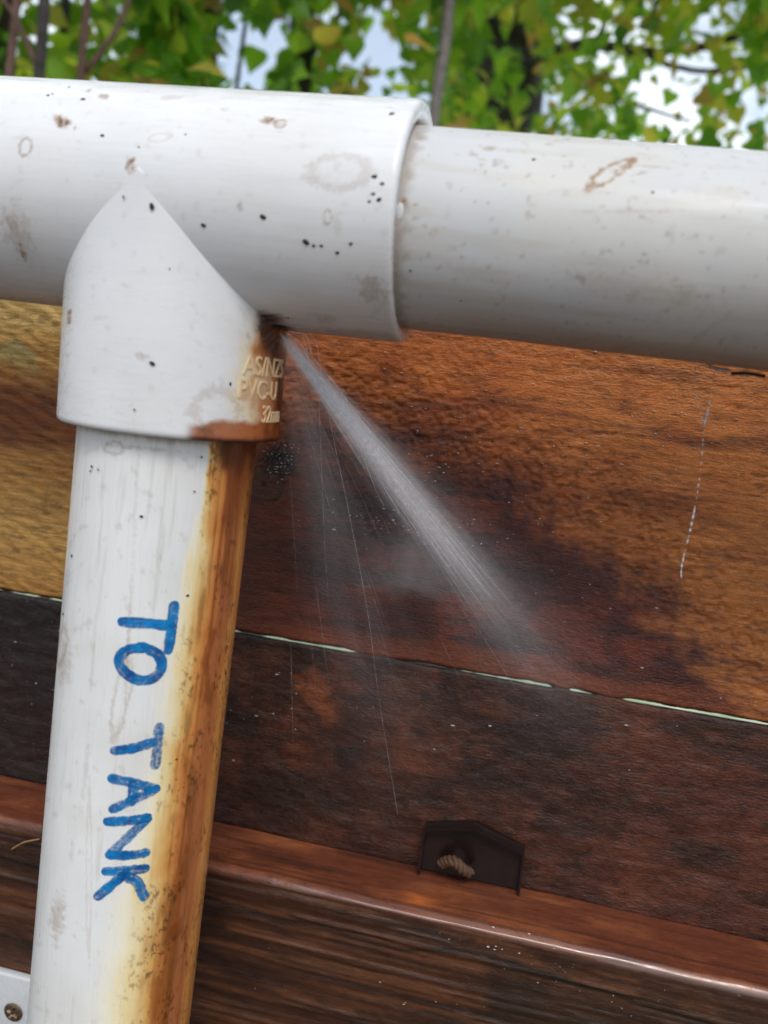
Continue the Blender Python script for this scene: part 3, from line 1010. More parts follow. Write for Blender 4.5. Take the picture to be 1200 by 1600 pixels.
def rbox(x0, x1, y0, y1, z0, z1, bev, seg=3):
    bm = bmesh.new(); bmesh.ops.create_cube(bm, size=1)
    for v_ in bm.verts:
        v_.co = Vector((x0 if v_.co.x < 0 else x1, y0 if v_.co.y < 0 else y1, z0 if v_.co.z < 0 else z1)) * MM
    bmesh.ops.bevel(bm, geom=bm.edges[:], offset=bev * MM, segments=seg, profile=.5, affect='EDGES')
    me = bpy.data.meshes.new('m'); bm.to_mesh(me); bm.free()
    me.polygons.foreach_set('use_smooth', [True] * len(me.polygons))
    return me


ztop = at_y((20, 1524), yr - 3)[2]
obj('clip_plate', rbox(q0[0] - 16, q0[0] + 58, yr - 3.2, yr - .3, ztop - 24, ztop, .8), M_CLIP, clip)
# cradle hugging the rear of the pipe
V = []; F = []
axc = np.array([LEG_SX * (ztop - 12 + 40), LEG_SY * (ztop - 12 + 40)])
na = 24
for i in range(na):
    a = math.radians(100 + 160 * i / (na - 1))
    for rr in (RI + .25, RI + 2.6):
        for zz in (ztop - 22, ztop - 2):
            V.append((axc[0] + rr * math.sin(a), axc[1] - rr * math.cos(a), zz))
for i in range(na - 1):
    k = i * 4
    for a_, b_ in ((0, 1), (1, 3), (3, 2), (2, 0)): F.append((k + a_, k + b_, k + 4 + b_, k + 4 + a_))
F.append((0, 2, 3, 1)); F.append((na * 4 - 4, na * 4 - 3, na * 4 - 1, na * 4 - 2))
obj('cradle', mesh_np('cradle', V, F, False), M_CLIP, clip)
obj('spacer', rbox(axc[0] - 7, axc[0] + 7, RI + 1.2, yr - 3.0, ztop - 21, ztop - 3, .4), M_CLIP, clip)
# screw: domed head with a cross recess
N = 44; rs_ = 3.3
V = []; F = []
for i in range(N):
    for j in range(N):
        u = (i / (N - 1) * 2 - 1); v_ = (j / (N - 1) * 2 - 1)
        # square to disc
        x_ = u * math.sqrt(1 - v_ * v_ / 2); z_ = v_ * math.sqrt(1 - u * u / 2)
        rr = math.hypot(x_, z_)
        hgt = 1.15 * math.sqrt(max(0, 1 - (rr * .93) ** 2))
        an = .5
        xa, za = x_ * math.cos(an) - z_ * math.sin(an), x_ * math.sin(an) + z_ * math.cos(an)
        cross = max(min(1, (.16 - abs(xa)) / .05 + .5) * min(1, (.62 - abs(za)) / .06), min(1, (.16 - abs(za)) / .05 + .5) * min(1, (.62 - abs(xa)) / .06))
        if abs(xa) < .16 and abs(za) < .62 or abs(za) < .16 and abs(xa) < .62: hgt -= .95 * min(1, max(0, cross))
        V.append((q0[0] + x_ * rs_, yr - 3.1 - hgt, q0[2] + z_ * rs_))
for i in range(N - 1):
    for j in range(N - 1): F.append((i * N + j, i * N + j + 1, (i + 1) * N + j + 1, (i + 1) * N + j))
obj('screw', mesh_np('screw', V, F), M_SCREW, clip)

# ------------------------------------------------------------------ dark bracket and rope behind the rail
M_BRK = simple_mat('dark_painted_metal', tuple(L(26, 15, 14)), .3, .0, var=.35, scale=300, bump=.08)
pts = [at_y(p, DY - 5.5) for p in ((662, 1294), (740, 1293), (820, 1332))]
zb = RAILZ + .4
poly = [(pts[0][0], zb), (pts[0][0], pts[0][2]), (pts[1][0], pts[1][2]), (pts[2][0], pts[2][2]), (pts[2][0] + .4, zb)]
bra = empty('metal_bracket', (pts[1][0] * MM, (DY - 4) * MM, zb * MM))
tag(bra, 'dark peaked metal bracket standing on the rail against the lower board', 'bracket')


def prism(poly, y0, y1, bev):
    bm = bmesh.new()
    vs_ = [bm.verts.new((x * MM, y0 * MM, z * MM)) for x, z in poly]
    f = bm.faces.new(vs_)
    r_ = bmesh.ops.extrude_face_region(bm, geom=[f])
    for g_ in r_['geom']:
        if isinstance(g_, bmesh.types.BMVert): g_.co.y = y1 * MM
    bmesh.ops.recalc_face_normals(bm, faces=bm.faces)
    bmesh.ops.bevel(bm, geom=bm.edges[:], offset=bev * MM, segments=2, profile=.5, affect='EDGES')
    me = bpy.data.meshes.new('m'); bm.to_mesh(me); bm.free()
    return me


obj('plate', prism(poly, DY - 3.0, DY - .7, .3), M_BRK, bra)
# a folded lip round its upper edge
lip = []
for (xa, za), (xb, zb_2) in zip(poly[:-1], poly[1:]):
    pass
inner = [(x + (0.7 if i < 2 else (-0.7 if i > 2 else 0)), z - (0 if i in (0, 4) else 0.7)) for i, (x, z) in enumerate(poly)]
bm = bmesh.new()
va = [[bm.verts.new((x * MM, y * MM, z * MM)) for x, z in pl_] for y in (DY - 3.2, DY - 6.2) for pl_ in (poly, inner)]
for i in range(4):
    for A_, B_ in ((0, 1), (1, 3), (3, 2), (2, 0)):
        bm.faces.new((va[A_][i], va[A_][i + 1], va[B_][i + 1], va[B_][i]))
for i in (0, 4): bm.faces.new((va[0][i], va[1][i], va[3][i], va[2][i]))
bmesh.ops.recalc_face_normals(bm, faces=bm.faces)
me = bpy.data.meshes.new('lip'); bm.to_mesh(me); bm.free()
obj('lip', me, M_BRK, bra)

M_ROPE = simple_mat('tan_rope_fibre', tuple(L(84, 58, 38)), .8, var=.4, scale=1800, bump=.2)
ra, rb_ = at_y((698, 1354), DY - 8.5), at_y((722, 1361), DY - 8.5)
ra[2] = max(ra[2], RAILZ + 1.8); rb_[2] = max(rb_[2], RAILZ + 1.4)
path = catmull([ra + np.array([-2, 3.5, -1.5]), ra + np.array([0, 1.5, 1.0]), (ra + rb_) / 2 + np.array([0, -.5, 2.6]), rb_ + np.array([0, -.5, 1.0]), rb_ + np.array([2.5, 2.0, -1.4])], 12)
pv = []
for k in range(3):
    q = []
    for i, p in enumerate(path):
        w_ = i * .36 + k * 2 * math.pi / 3
        t = path[min(i + 1, len(path) - 1)] - path[max(i - 1, 0)]; t /= np.linalg.norm(t)
        a = np.cross(t, [0, 1, .2]); a /= np.linalg.norm(a); b_ = np.cross(t, a)
        q.append(p + .95 * (math.cos(w_) * a + math.sin(w_) * b_))
    pv.append(tube(q, [.8] * len(q), 8))
V, F = join(pv)
o = obj('rope_end', mesh_np('rope_end', V, F), M_ROPE)
tag(o, 'short twisted tan rope end on the rail in front of the dark bracket', 'rope')

# a dry straw on the rail, left of the down pipe
q1, q2, q3 = at_y((18, 1327), yr - 1.2), at_y((38, 1316), yr - 2.2), at_y((62, 1311), yr - 1.0)
V, F = tube(catmull([q1, q2, q3], 6), [.25] * 13, 6)
o = obj('dry_straw', mesh_np('dry_straw', V, F), simple_mat('straw', tuple(L(150, 110, 66)), .7))
tag(o, 'single dry straw stuck to the rail left of the down pipe', 'straw')

# ------------------------------------------------------------------ water
LEAK = np.array([26.2, -3.0, -26.4])
mt, nt, b = new_mat('clear_water')
b.inputs['Base Color'].default_value = (.97, .985, 1, 1)
b.inputs['Roughness'].default_value = .04
b.inputs['IOR'].default_value = 1.33
b.inputs['Transmission Weight'].default_value = 1.0
bp = nd(nt, 'ShaderNodeBump'); bp.inputs['Distance'].default_value = .06 * MM
nt.links.new(noise_node(nt, 900), bp.inputs['Height']); nt.links.new(bp.outputs['Normal'], b.inputs['Normal'])
M_WATER = mt
# fine atomised threads: white scattering with a good deal of see-through
mt = bpy.data.materials.new('atomised_water'); mt.use_nodes = True
nt = mt.node_tree; nt.nodes.clear()
tr = nd(nt, 'ShaderNodeBsdfTransparent'); df = nd(nt, 'ShaderNodeBsdfDiffuse'); tl = nd(nt, 'ShaderNodeBsdfTranslucent')
df.inputs['Color'].default_value = (.9, .92, .96, 1); tl.inputs['Color'].default_value = (.9, .92, .96, 1)
m1 = nd(nt, 'ShaderNodeMixShader'); m1.inputs[0].default_value = .45
m2 = nd(nt, 'ShaderNodeMixShader')
nz_ = noise_node(nt, 700, (1, 1, 1), 2)
nt.links.new(maprange(nt, nz_, .35, .65, .35, .9), m2.inputs[0])
out = nd(nt, 'ShaderNodeOutputMaterial')
nt.links.new(df.outputs[0], m1.inputs[1]); nt.links.new(tl.outputs[0], m1.inputs[2])
nt.links.new(tr.outputs[0], m2.inputs[1]); nt.links.new(m1.outputs[0], m2.inputs[2]); nt.links.new(m2.outputs[0], out.inputs['Surface'])
M_THREAD = mt

END = at_y((905, 1105), 46.0)
AX = END - LEAK; SL = np.linalg.norm(AX); AX = AX / SL
spray = empty('water_spray', tuple(LEAK * MM))
tag(spray, 'fan of fine white water spray jetting from the rusty tee joint', 'water spray')
A1 = np.cross(AX, [0, 1, 0]); A1 /= np.linalg.norm(A1); A2 = np.cross(AX, A1)


def cone_volume(name, L_, r0, r1, node_fn, rot, loc, parent):
    n = 28; V = []; F = []
    K = 10
    for k in range(K + 1):
        z = L_ * k / K; rr = r0 + (r1 - r0) * k / K
        for i in range(n):
            w_ = 2 * math.pi * i / n
            V.append((rr * math.cos(w_), rr * math.sin(w_), z))
    for k in range(K):
        for i in range(n): F.append((k * n + i, k * n + (i + 1) % n, (k + 1) * n + (i + 1) % n, (k + 1) * n + i))
    F.append(tuple(range(n))[::-1]); F.append(tuple(K * n + i for i in range(n)))
    me = mesh_np(name, V, F)
    mt = bpy.data.materials.new(name); mt.use_nodes = True; nt = mt.node_tree; nt.nodes.clear()
    out = nd(nt, 'ShaderNodeOutputMaterial'); pv_ = nd(nt, 'ShaderNodeVolumePrincipled')
    pv_.inputs['Color'].default_value = (.985, .98, .995, 1); pv_.inputs['Anisotropy'].default_value = -.25
    nt.links.new(node_fn(nt), pv_.inputs['Density']); nt.links.new(pv_.outputs[0], out.inputs['Volume'])
    o = obj(name, me, mt, None)
    mw = Matrix.Identity(4)
    for i in range(3):
        mw[i][0], mw[i][1], mw[i][2], mw[i][3] = rot[0][i], rot[1][i], rot[2][i], loc[i] * MM
    o.parent = parent
    o.matrix_parent_inverse = parent.matrix_basis.inverted()
    o.matrix_basis = mw
    o['kind'] = 'stuff'
    return o


def mist_nodes(amp, r0, slope, L_, fade0, streak, power=1.5):
    def fn(nt):
        t = nd(nt, 'ShaderNodeTexCoord'); s = nd(nt, 'ShaderNodeSeparateXYZ'); nt.links.new(t.outputs['Object'], s.inputs[0])
        x, y, z = s.outputs
        rho = math_n(nt, 'MULTIPLY_ADD', z, slope, r0 * MM)
        u = math_n(nt, 'DIVIDE', x, rho); v = math_n(nt, 'DIVIDE', y, rho)
        rr = math_n(nt, 'ADD', math_n(nt, 'MULTIPLY', u, u), math_n(nt, 'MULTIPLY', v, v))
        g = math_n(nt, 'EXPONENT', math_n(nt, 'MULTIPLY', rr, -1.0))
        cv = nd(nt, 'ShaderNodeCombineXYZ'); nt.links.new(u, cv.inputs[0]); nt.links.new(v, cv.inputs[1])
        nt.links.new(math_n(nt, 'MULTIPLY', z, 9.0), cv.inputs[2])
        nz = nd(nt, 'ShaderNodeTexNoise'); nz.inputs['Scale'].default_value = streak; nz.inputs['Detail'].default_value = 3
        nt.links.new(cv.outputs[0], nz.inputs['Vector'])
        k = maprange(nt, nz.outputs['Fac'], .36, .66, .1, 1.9)
        fall = math_n(nt, 'DIVIDE', 1.0, rho)
        zl = math_n(nt, 'DIVIDE', z, L_ * MM)
        fd = math_n(nt, 'MULTIPLY', math_n(nt, 'POWER', maprange(nt, zl, fade0, 1.0, 1.0, 0.0), power), maprange(nt, zl, 0.0, .03, 0.0, 1.0, True))
        edge = maprange(nt, rr, 2.6, 4.6, 1.0, 0.0, True)
        d = math_n(nt, 'MULTIPLY', math_n(nt, 'MULTIPLY', g, k), math_n(nt, 'MULTIPLY', fall, math_n(nt, 'MULTIPLY', fd, edge)))
        return math_n(nt, 'MULTIPLY', d, amp)
    return fn


cone_volume('mist', SL * 1.12, 2.0, 2.6 + SL * 1.12 * .050 * 2.2, mist_nodes(1.05, .8, .046, SL * 1.12, .06, 4.6, 3.0), (A1, A2, AX), LEAK, spray)
VE = at_y((640, 1230), 40.0); VA = VE - LEAK; VL = np.linalg.norm(VA); VA /= VL
B1 = np.cross(VA, [0, 1, 0]); B1 /= np.linalg.norm(B1); B2 = np.cross(VA, B1)
cone_volume('veil', VL * 1.05, 2.0, 2.4 + VL * 1.05 * .13 * 2.2, mist_nodes(.07, .8, .13, VL * 1.05, .1, 2.0), (B1, B2, VA), LEAK, spray)

cone_volume('mist', SL * 1.15, 2.4, 2.6 + SL * 1.15 * .10 * 2.2, mist_nodes(.24, .9, .10, SL * 1.15, .05, 3.0, 1.7), (A1, A2, AX), LEAK, spray)
PC = at_y((640, 925), 38.0); PD = at_y((655, 800), 38.0); PA = PD - PC; PL = np.linalg.norm(PA); PA /= PL
Q1 = np.cross(PA, [0, 1, 0]); Q1 /= np.linalg.norm(Q1); Q2 = np.cross(PA, Q1)
cone_volume('splash_mist', PL, 24, 24, mist_nodes(.11, 9.0, .0, PL, .45, 1.0), (Q1, Q2, PA), PC, spray)
# threads of the jet
rs = np.random.default_rng(5)
parts = []
for i in range(420):
    a = rs.normal(0, .034); b_ = rs.normal(0, .034)
    d = AX + A1 * a + A2 * b_; d /= np.linalg.norm(d)
    s0 = rs.random() ** 1.9 * SL * .5; ln = (6 + 26 * rs.random()) * (.6 + s0 / SL)
    q = []
    for s in np.linspace(s0, min(s0 + ln, SL), 4):
        q.append(LEAK + d * s + np.array([0, 0, -.00035 * s * s]) + rs.normal(0, .12, 3))
    r_ = .018 + .03 * rs.random() * (1 - .5 * s0 / SL)
    parts.append(tube(q, [r_ * .5, r_, r_, r_ * .3], 3, False))
# the wider fan hanging below the jet
DOWN = np.array([.10, .10, -1.0]); DOWN /= np.linalg.norm(DOWN)
for i in range(55):
    f = rs.random() ** 3.2
    d = AX * (1 - f) + DOWN * f * .9 + rs.normal(0, .03, 3); d /= np.linalg.norm(d)
    s0 = 8 + rs.random() ** 1.3 * SL * .6; ln = 5 + 30 * rs.random()
    q = [LEAK + d * s + np.array([0, 0, -.0005 * s * s]) for s in np.linspace(s0, s0 + ln, 5)]
    r_ = .008 + .013 * rs.random()
    parts.append(tube(q, [r_ * .3, r_, r_, r_ * .8, r_ * .2], 3, False))
for i in range(170):
    a = rs.normal(0, .046); b_ = rs.normal(0, .046)
    d = AX + A1 * a + A2 * b_; d /= np.linalg.norm(d)
    s0 = rs.random() * 16; ln = 10 + 30 * rs.random()
    q = [LEAK + d * s + np.array([0, 0, -.00035 * s * s]) for s in np.linspace(s0, s0 + ln, 4)]
    r_ = .022 + .03 * rs.random()
    parts.append(tube(q, [r_ * .6, r_, r_ * .8, r_ * .1], 3, False))
V, F = join(parts)
o = obj('thread', mesh_np('thread', V, F), M_THREAD, spray); o['kind'] = 'stuff'
# a few separate strands
STR = [([(448, 520), (475, 545), (492, 600)], -4, .15), ([(455, 518), (478, 524), (486, 552)], -2, .14), ([(462, 520), (472, 524), (480, 548)], -2, .12), ([(484, 520), (494, 536), (500, 566)], 0, .13),
       ([(470, 521), (481, 530), (488, 556)], -1, .10), ([(444, 522), (470, 540), (520, 596), (580, 680)], 2, .13), ([(500, 570), (520, 680), (545, 800), (575, 960), (592, 1090), (622, 1275)], 12, .038),
       ([(497, 590), (502, 720), (508, 860), (513, 930)], 8, .024), ([(560, 660), (600, 760), (640, 830)], 16, .04), ([(540, 640), (585, 760), (600, 790)], 10, .05)]
for pts, y0, r_ in STR:
    P = catmull([at_y(p, y0 + 10 * (p[1] - 520) / 400) for p in pts], 10)
    n = len(P)
    V, F = tube(P, [r_ * (1 - .5 * k / n) * (1 + .35 * math.sin(k * 1.7)) for k in range(n)], 6)
    obj('strand', mesh_np('strand', V, F), M_THREAD, spray)
# droplets thrown off the jet
parts = []
ico = bmesh.new(); bmesh.ops.create_icosphere(ico, subdivisions=1, radius=1)
IV = np.array([v_.co[:] for v_ in ico.verts]); IF = [tuple(v_.index for v_ in f.verts) for f in ico.faces]; ico.free()
for i in range(900):
    a = rs.normal(0, .11); b_ = rs.normal(0, .09)
    s = SL * (.12 + .88 * rs.random())
    p = LEAK + (AX + A1 * a + A2 * b_) * s + np.array([0, 0, -4 * rs.random() * (s / SL) ** 2])
    if p[1] > DY - 2: continue
    r_ = .035 + .09 * rs.random() ** 3
    parts.append((p + IV * r_ * np.array([1, 1, 1.5]), IF))
V, F = join(parts)
o = obj('droplet', mesh_np('droplet', V, F), M_WATER, spray); o['kind'] = 'stuff'

M_DROP, nt, b = new_mat('bright_drop')
nt.links.new(maprange(nt, noise_node(nt, 900), .3, .7, .15, .75), b.inputs['Transmission Weight'])
b.inputs['Base Color'].default_value = (.85, .88, .92, 1); b.inputs['Roughness'].default_value = .05; b.inputs['IOR'].default_value = 1.33
# pale water beads, added to put glints on the wet timber
def beads(name, centres, surf, nrm, parent, seed):
    rs_b = np.random.default_rng(seed); parts = []
    for (cx_, cy_, sx_, sy_, n_) in centres:
        for _ in range(n_):
            px = (rs_b.normal(cx_, sx_), rs_b.normal(cy_, sy_))
            p = surf(px)
            r_ = .05 + .20 * rs_b.random() ** 3
            parts.append((p + IV * r_ * np.array([1.0 + 2.6 * rs_b.random() ** 2, 1, .7]) , IF))
    V_, F_ = join(parts)
    ob = obj(name, mesh_np(name, V_, F_), M_DROP, parent); ob['kind'] = 'stuff'
    return ob


beads('glint_bead', [(640, 815, 70, 22, 220), (440, 720, 14, 17, 150), (740, 690, 140, 50, 200), (1000, 640, 130, 60, 90), (560, 640, 60, 60, 60), (900, 900, 160, 90, 60), (700, 1120, 260, 40, 40), (420, 1080, 60, 60, 40), (40, 1040, 40, 60, 40)],
      lambda px: at_y(px, DY - .15), None, fence, 21)
beads('glint_bead', [(740, 1475, 60, 10, 26), (880, 1510, 60, 10, 30), (690, 1560, 60, 18, 22), (1000, 1560, 90, 14, 26), (480, 1500, 60, 30, 8)], lambda px: at_y(px, yr - .1), None, fence, 22)
# drips falling from the crack under the run
crk = at_y((1165, 586), PIPE_OFF[0] + 2)
V, F = tube(catmull([at_y((1142, 584), 2), at_y((1160, 583), -3), at_y((1180, 585), -1), at_y((1196, 588), 3)], 6), [.15] + [.42] * 17 + [.15], 8)
obj('crack', mesh_np('crack', V, F), M_SPECK, pipe_r)
drip = empty('water_drip', tuple(at_y((1110, 575), 6) * MM))
tag(drip, 'broken thread of water drops falling from the pipe at the right', 'water drip')


def drop_chain(pts, y, n, rmin, rmax, seed):
    rs = np.random.default_rng(seed)
    P = catmull([at_y(p, y) for p in pts], 30)
    for i in range(n):
        k = int(len(P) * (i + .6 * rs.random()) / n); k = min(k, len(P) - 2)
        d = P[min(k + 4, len(P) - 1)] - P[max(k - 4, 0)]; d /= np.linalg.norm(d)
        r_ = rmin + (rmax - rmin) * rs.random() ** 2
        ln = r_ * (1.4 + 3.5 * rs.random())
        prof = [(-1, .1), (-.6, .6), (0, .95), (.5, 1), (.85, .6), (1, .1)]
        V, F = tube([P[k] + d * ln * t for t, _ in prof], [r_ * q for _, q in prof], 8)
        obj('drop', mesh_np('drop', V, F), M_DROP, drip)


drop_chain([(1086, 570), (1088, 620), (1096, 652), (1100, 662)], 6, 9, .10, .26, 1)
drop_chain([(1118, 572), (1112, 610), (1104, 650), (1100, 662)], 6, 9, .10, .30, 2)
drop_chain([(1100, 662), (1096, 720), (1088, 780), (1078, 830), (1066, 880), (1064, 905)], 6, 26, .09, .30, 3)
drop_chain([(1104, 566), (1116, 575), (1130, 578)], 4, 6, .2, .5, 4)

# ------------------------------------------------------------------ trees beyond the fence
def leaf_material(name, cols, use_attr):
    mt = bpy.data.materials.new(name); mt.use_nodes = True; nt = mt.node_tree; nt.nodes.clear()
    out = nd(nt, 'ShaderNodeOutputMaterial')
    if use_attr:
        a = nd(nt, 'ShaderNodeAttribute', attribute_name='tint'); src = a.outputs['Fac']
    else:
        a = nd(nt, 'ShaderNodeObjectInfo'); src = a.outputs['Random']
    r_ = nd(nt, 'ShaderNodeValToRGB'); r_.color_ramp.interpolation = 'LINEAR'
    els = r_.color_ramp.elements
    els[0].position = 0; els[0].color = (*cols[0], 1); els[1].position = 1; els[1].color = (*cols[-1], 1)
    for i, c in enumerate(cols[1:-1]):
        e = els.new((i + 1) / (len(cols) - 1)); e.color = (*c, 1)
    nt.links.new(src, r_.inputs['Fac'])
    n = noise_node(nt, 70, (1, 1, 1), 3)
    col = mulcol(nt, r_.outputs['Color'], maprange(nt, n, .3, .7, .75, 1.25))
    p = nd(nt, 'ShaderNodeBsdfPrincipled'); p.inputs['Roughness'].default_value = .42; p.inputs['Specular IOR Level'].default_value = .35
    t = nd(nt, 'ShaderNodeBsdfTranslucent')
    nt.links.new(col, p.inputs['Base Color'])
    c2 = nd(nt, 'ShaderNodeVectorMath', operation='MULTIPLY'); c2.inputs[1].default_value = (2.9, 2.8, 1.0)
    nt.links.new(col, c2.inputs[0]); nt.links.new(c2.outputs[0], t.inputs['Color'])
    mx_ = nd(nt, 'ShaderNodeMixShader'); mx_.inputs[0].default_value = .5
    nt.links.new(p.outputs[0], mx_.inputs[1]); nt.links.new(t.outputs[0], mx_.inputs[2]); nt.links.new(mx_.outputs[0], out.inputs['Surface'])
    return mt


GREENS = [(.05, .13, .02), (.075, .18, .025), (.10, .23, .03), (.14, .27, .04), (.20, .30, .05)]
AUTUMN = [(.05, .13, .02), (.085, .19, .025), (.12, .24, .03), (.16, .27, .035), (.20, .29, .04), (.25, .30, .05), (.30, .28, .06), (.26, .15, .09)]
M_LEAF = {k: (leaf_material('leaf_' + k, c, False), leaf_material('leaf_mass_' + k, c, True)) for k, c in (('green', GREENS), ('mixed', AUTUMN))}
M_BARK = simple_mat('dark_bark', (.035, .028, .026), .85, var=.5, scale=60, bump=6)
M_BARKG = simple_mat('grey_bark', (.16, .14, .13), .8, var=.35, scale=90, bump=2)


def leaf_shape(kind):
    """unit leaf in x (width) / y (length), folded along the midrib and curled"""
    if kind == 0: prof = [(0, .02), (.06, .30), (.22, .46), (.42, .44), (.65, .28), (.85, .10), (1, .0)]
    elif kind == 1: prof = [(0, .03), (-.06, .30), (.14, .52), (.38, .46), (.62, .24), (.85, .07), (1, .0)]
    else: prof = [(0, .02), (.1, .20), (.3, .30), (.5, .28), (.75, .17), (.9, .07), (1, .0)]
    V = []; F = []
    for y, w_ in prof:
        zc = -.22 * y * y
        V += [(-w_, y, zc + w_ * .28), (0, max(y, 0), zc), (w_, y, zc + w_ * .28)]
    for i in range(len(prof) - 1):
        a = i * 3
        F += [(a, a + 1, a + 4, a + 3), (a + 1, a + 2, a + 5, a + 4)]
    return np.array(V), F


SHAPES = [leaf_shape(k) for k in range(3)]
LEAF_ME = {}
for kk in M_LEAF:
    LEAF_ME[kk] = []
    for v_, f_ in SHAPES:
        me = mesh_np('leaf', v_ * 1000, f_)     # one metre long, scaled per leaf
        me.materials.append(M_LEAF[kk][0]); LEAF_ME[kk].append(me)


def rand_rot(rs, droop=.5):
    # mostly facing outwards and down, tips hanging
    e = Matrix.Rotation(rs.random() * 2 * math.pi, 3, 'Z') @ Matrix.Rotation(-droop + rs.normal(0, .55), 3, 'X') @ Matrix.Rotation(rs.normal(0, .6), 3, 'Y')
    return e


def project(P):
    v = P - CAM
    zc = v @ FW
    return 600 + FPX * (v @ RT) / zc, 800 - FPX * (v @ UP) / zc


HOLES = [(395, 70, 52, 75, .93), (585, 90, 52, 65, .93), (30, 55, 45, 22, .8), (45, 30, 20, 16, .8), (1045, 130, 55, 75, .85), (960, 60, 30, 40, .6), (1130, 70, 50, 70, .6), (1170, 190, 60, 60, .7),
         (970, 230, 45, 40, .6), (800, 35, 40, 25, .7), (255, 95, 14, 14, .7), (850, 160, 26, 40, .5), (905, 40, 20, 40, .6), (1080, 225, 60, 25, .7), (785, 90, 62, 95, .72), (470, 70, 24, 90, .6), (330, 50, 16, 70, .6), (692, 60, 14, 90, .6)]
# distance ranges in millimetres; region of the photograph the crown passes behind (reaches beyond the frame too)
def build_tree(name, label, cat, stems, leaf_kind, spread, n_leaf, size, seed, shape_w, group=None, mats=None):
    rs = np.random.default_rng(seed)
    base = stems[0]['path'][0]
    root = empty(name, tuple(np.array([base[0], base[1], GZ]) * MM))
    tag(root, label, cat, group)
    nodes = []
    for i, st in enumerate(stems):
        P = catmull(st['path'], 8); n = len(P)
        R_ = np.interp(np.linspace(0, 1, n), np.linspace(0, 1, len(st['r'])), st['r'])
        P = [p + rs.normal(0, R_[k] * .18, 3) for k, p in enumerate(P)]
        V, F = tube(P, list(R_), 14 if R_.max() > 30 else 8)
        obj('trunk' if i == 0 else st.get('name', 'branch'), mesh_np('stem', V, F), st.get('mat', M_BARK), root)
    # leaves
    items = []
    tries = 0
    while len(items) < n_leaf and tries < n_leaf * 12:
        tries += 1
        px = (rs.uniform(spread[0], spread[1]), rs.uniform(spread[2], spread[3]))
        dist = rs.uniform(spread[4], spread[5])
        keep = 1.0
        for hx, hy, hw, hh, hk in HOLES:
            if ((px[0] - hx) / hw) ** 2 + ((px[1] - hy) / hh) ** 2 < 1: keep *= 1 - hk
        if rs.random() > keep: continue
        p = at_dist(px, dist) + rs.normal(0, 12, 3)
        # clumping in space
        if fbm(np.array(p[0] / 150.0), np.array(p[2] / 150.0 + p[1] / 400), 200 + seed, 2) < spread[6] and rs.random() < .75: continue
        s = size * (.55 + .75 * rs.random())
        items.append((p, s, rand_rot(rs), int(rs.choice(3, p=shape_w)), rs.random()))
    inview = []; rest = []
    for it in items:
        x, y = project(it[0])
        top = np.interp(x, [0, 600, 670, 680, 1200], [118, 148, 160, 195, 236])
        (inview if -20 < x < 1220 and -20 < y < top + 12 else rest).append(it)
    inview.sort(key=lambda t: -t[1] / np.linalg.norm(t[0] - CAM))
    rest += inview[300:]; inview = inview[:300]
    bi = root.matrix_basis.inverted()
    for p, s, rot, sh, tint in inview:
        o = bpy.data.objects.new('leaf', LEAF_ME[leaf_kind][sh])
        COL.objects.link(o); o.parent = root; o.matrix_parent_inverse = bi
        mw = rot.to_4x4() @ Matrix.Scale(s * MM, 4)
        mw.translation = Vector(p * MM)
        o.matrix_basis = mw
    VV = []; FF = []; TT = []; k = 0
    for p, s, rot, sh, tint in rest:
        v_, f_ = SHAPES[sh]
        VV.append(v_ @ np.array(rot).T * s + p); FF += [tuple(q + k for q in f) for f in f_]; k += len(v_); TT += [tint] * len(v_)
    if VV:
        me = mesh_np('crown', np.concatenate(VV), FF); set_f(me, TT, 'tint')
        o = obj('crown', me, M_LEAF[leaf_kind][1], root); o['kind'] = 'stuff'
    return root


def stem_at(px, dist, r, lean=0, up=1400, mat=None, name='branch'):
    """an upright stem that passes behind photograph pixel px at that distance"""
    p = at_dist(px, dist)
    d = {'path': [np.array([p[0] - lean * .8, p[1] + 20, GZ]), np.array([p[0] - lean * .3, p[1], (GZ + p[2]) / 2]), p, p + np.array([lean * .4, 30, up * .5]), p + np.array([lean, 60, up])],
         'r': [r * 1.35, r * 1.1, r, r * .7, r * .3], 'name': name}
    if mat: d['mat'] = mat
    return d


def limb(pxs, dists, r, mat=None):
    d = {'path': [at_dist(p, q) for p, q in zip(pxs, dists)], 'r': r}
    if mat: d['mat'] = mat
    return d


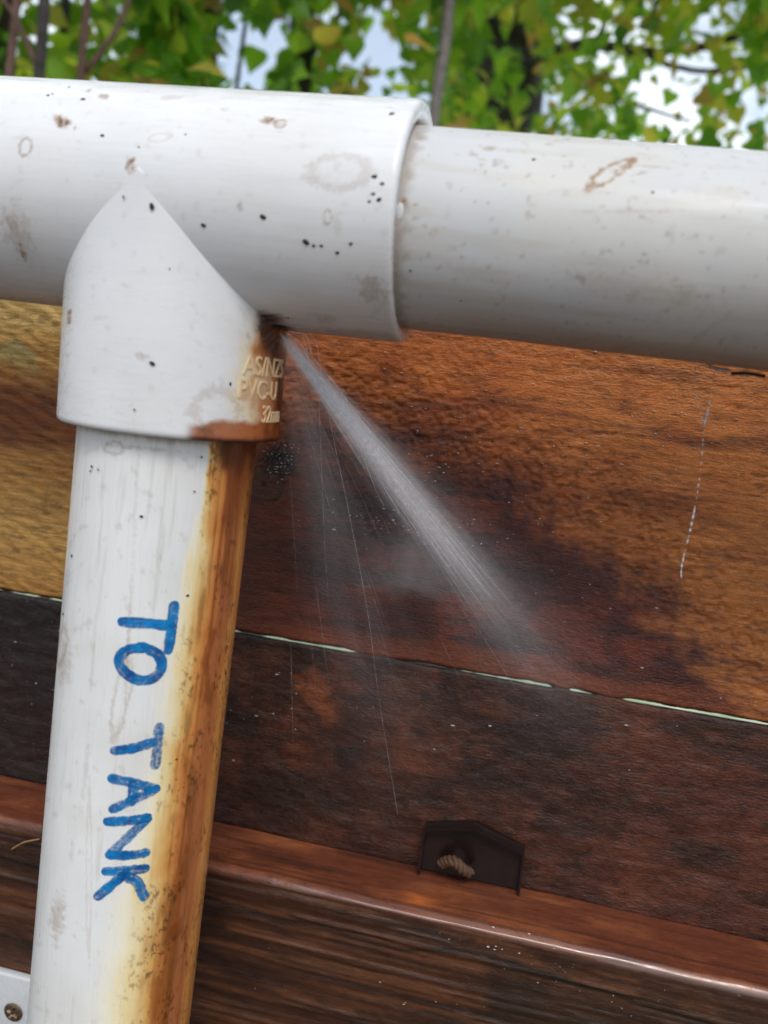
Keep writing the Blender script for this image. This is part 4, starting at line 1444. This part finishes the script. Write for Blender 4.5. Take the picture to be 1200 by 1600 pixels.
M_REDST = simple_mat('reddish_stem', (.11, .055, .04), .7, var=.3, scale=90)
build_tree('leafy_shrub', 'leafy shrub of thin upright stems with some red leaves above the left pipe end', 'shrub',
           [stem_at((64, 60), 1150, 6.5, 30), stem_at((100, 40), 1350, 6, -60), stem_at((132, 60), 1250, 5, 50, mat=M_REDST), stem_at((22, 40), 1200, 5, 70, mat=M_REDST), stem_at((5, 60), 1500, 13, -20),
            limb([(132, 112), (180, 50), (215, -40), (240, -200)], [1250, 1250, 1280, 1300], [4, 3.5, 3, 1.5], M_REDST), limb([(64, 130), (40, 60), (-30, -60)], [1150, 1170, 1200], [4, 3, 2], M_REDST)],
           'mixed', (-600, 330, -700, 170, 1250, 2000, .34), 4200, 40, 1, [.35, .5, .15])
build_tree('slender_tree', 'slender dark-trunked tree left of the first blue sky gap', 'tree', [stem_at((330, 50), 1750, 17, 40), limb([(328, 90), (290, 40), (250, -60), (200, -300)], [1750, 1700, 1700, 1650], [6, 5, 4, 2])],
           'green', (180, 470, -900, 170, 1300, 2200, .36), 1900, 42, 2, [.5, .35, .15])
build_tree('slender_tree', 'slender dark-trunked tree between the two blue sky gaps', 'tree', [stem_at((470, 60), 1900, 26, -30), limb([(368, 150), (378, 70), (398, -60)], [1700, 1700, 1700], [4, 4, 3]),
            limb([(470, 100), (520, 40), (560, -60), (600, -300)], [1900, 1850, 1800, 1800], [9, 7, 5, 2])], 'mixed', (420, 700, -900, 190, 1400, 2400, .36), 1900, 42, 3, [.45, .4, .15])
build_tree('grey_sapling', 'straight pale grey sapling stem above the end of the tee', 'tree', [stem_at((693, 60), 1450, 9.5, -10, mat=M_BARKG)], 'green', (640, 760, -900, 190, 1450, 1900, .40), 320, 40, 4, [.4, .4, .2])
build_tree('broad_tree', 'broad tree with a thick dark trunk and leafy limbs above the right pipe', 'tree',
           [stem_at((790, 60), 2700, 130, 60, up=1900), limb([(800, 150), (850, 90), (930, 70), (1010, 82), (1110, 70), (1260, 20)], [2650, 2500, 2350, 2200, 2100, 2050], [34, 22, 14, 11, 9, 5]),
            limb([(850, 80), (900, 130), (980, 160), (1080, 190)], [2500, 2350, 2250, 2200], [9, 7, 5, 3]), limb([(1000, 82), (1080, 110), (1210, 100), (1340, 80)], [2210, 2150, 2100, 2100], [7, 6, 5, 3]),
            limb([(820, 60), (760, -20), (700, -120)], [2600, 2550, 2500], [40, 30, 18]), limb([(930, 70), (960, 0), (1010, -120)], [2350, 2330, 2300], [9, 7, 4])],
           'mixed', (690, 1500, -700, 250, 1500, 2650, .35), 8800, 35, 5, [.3, .5, .2])
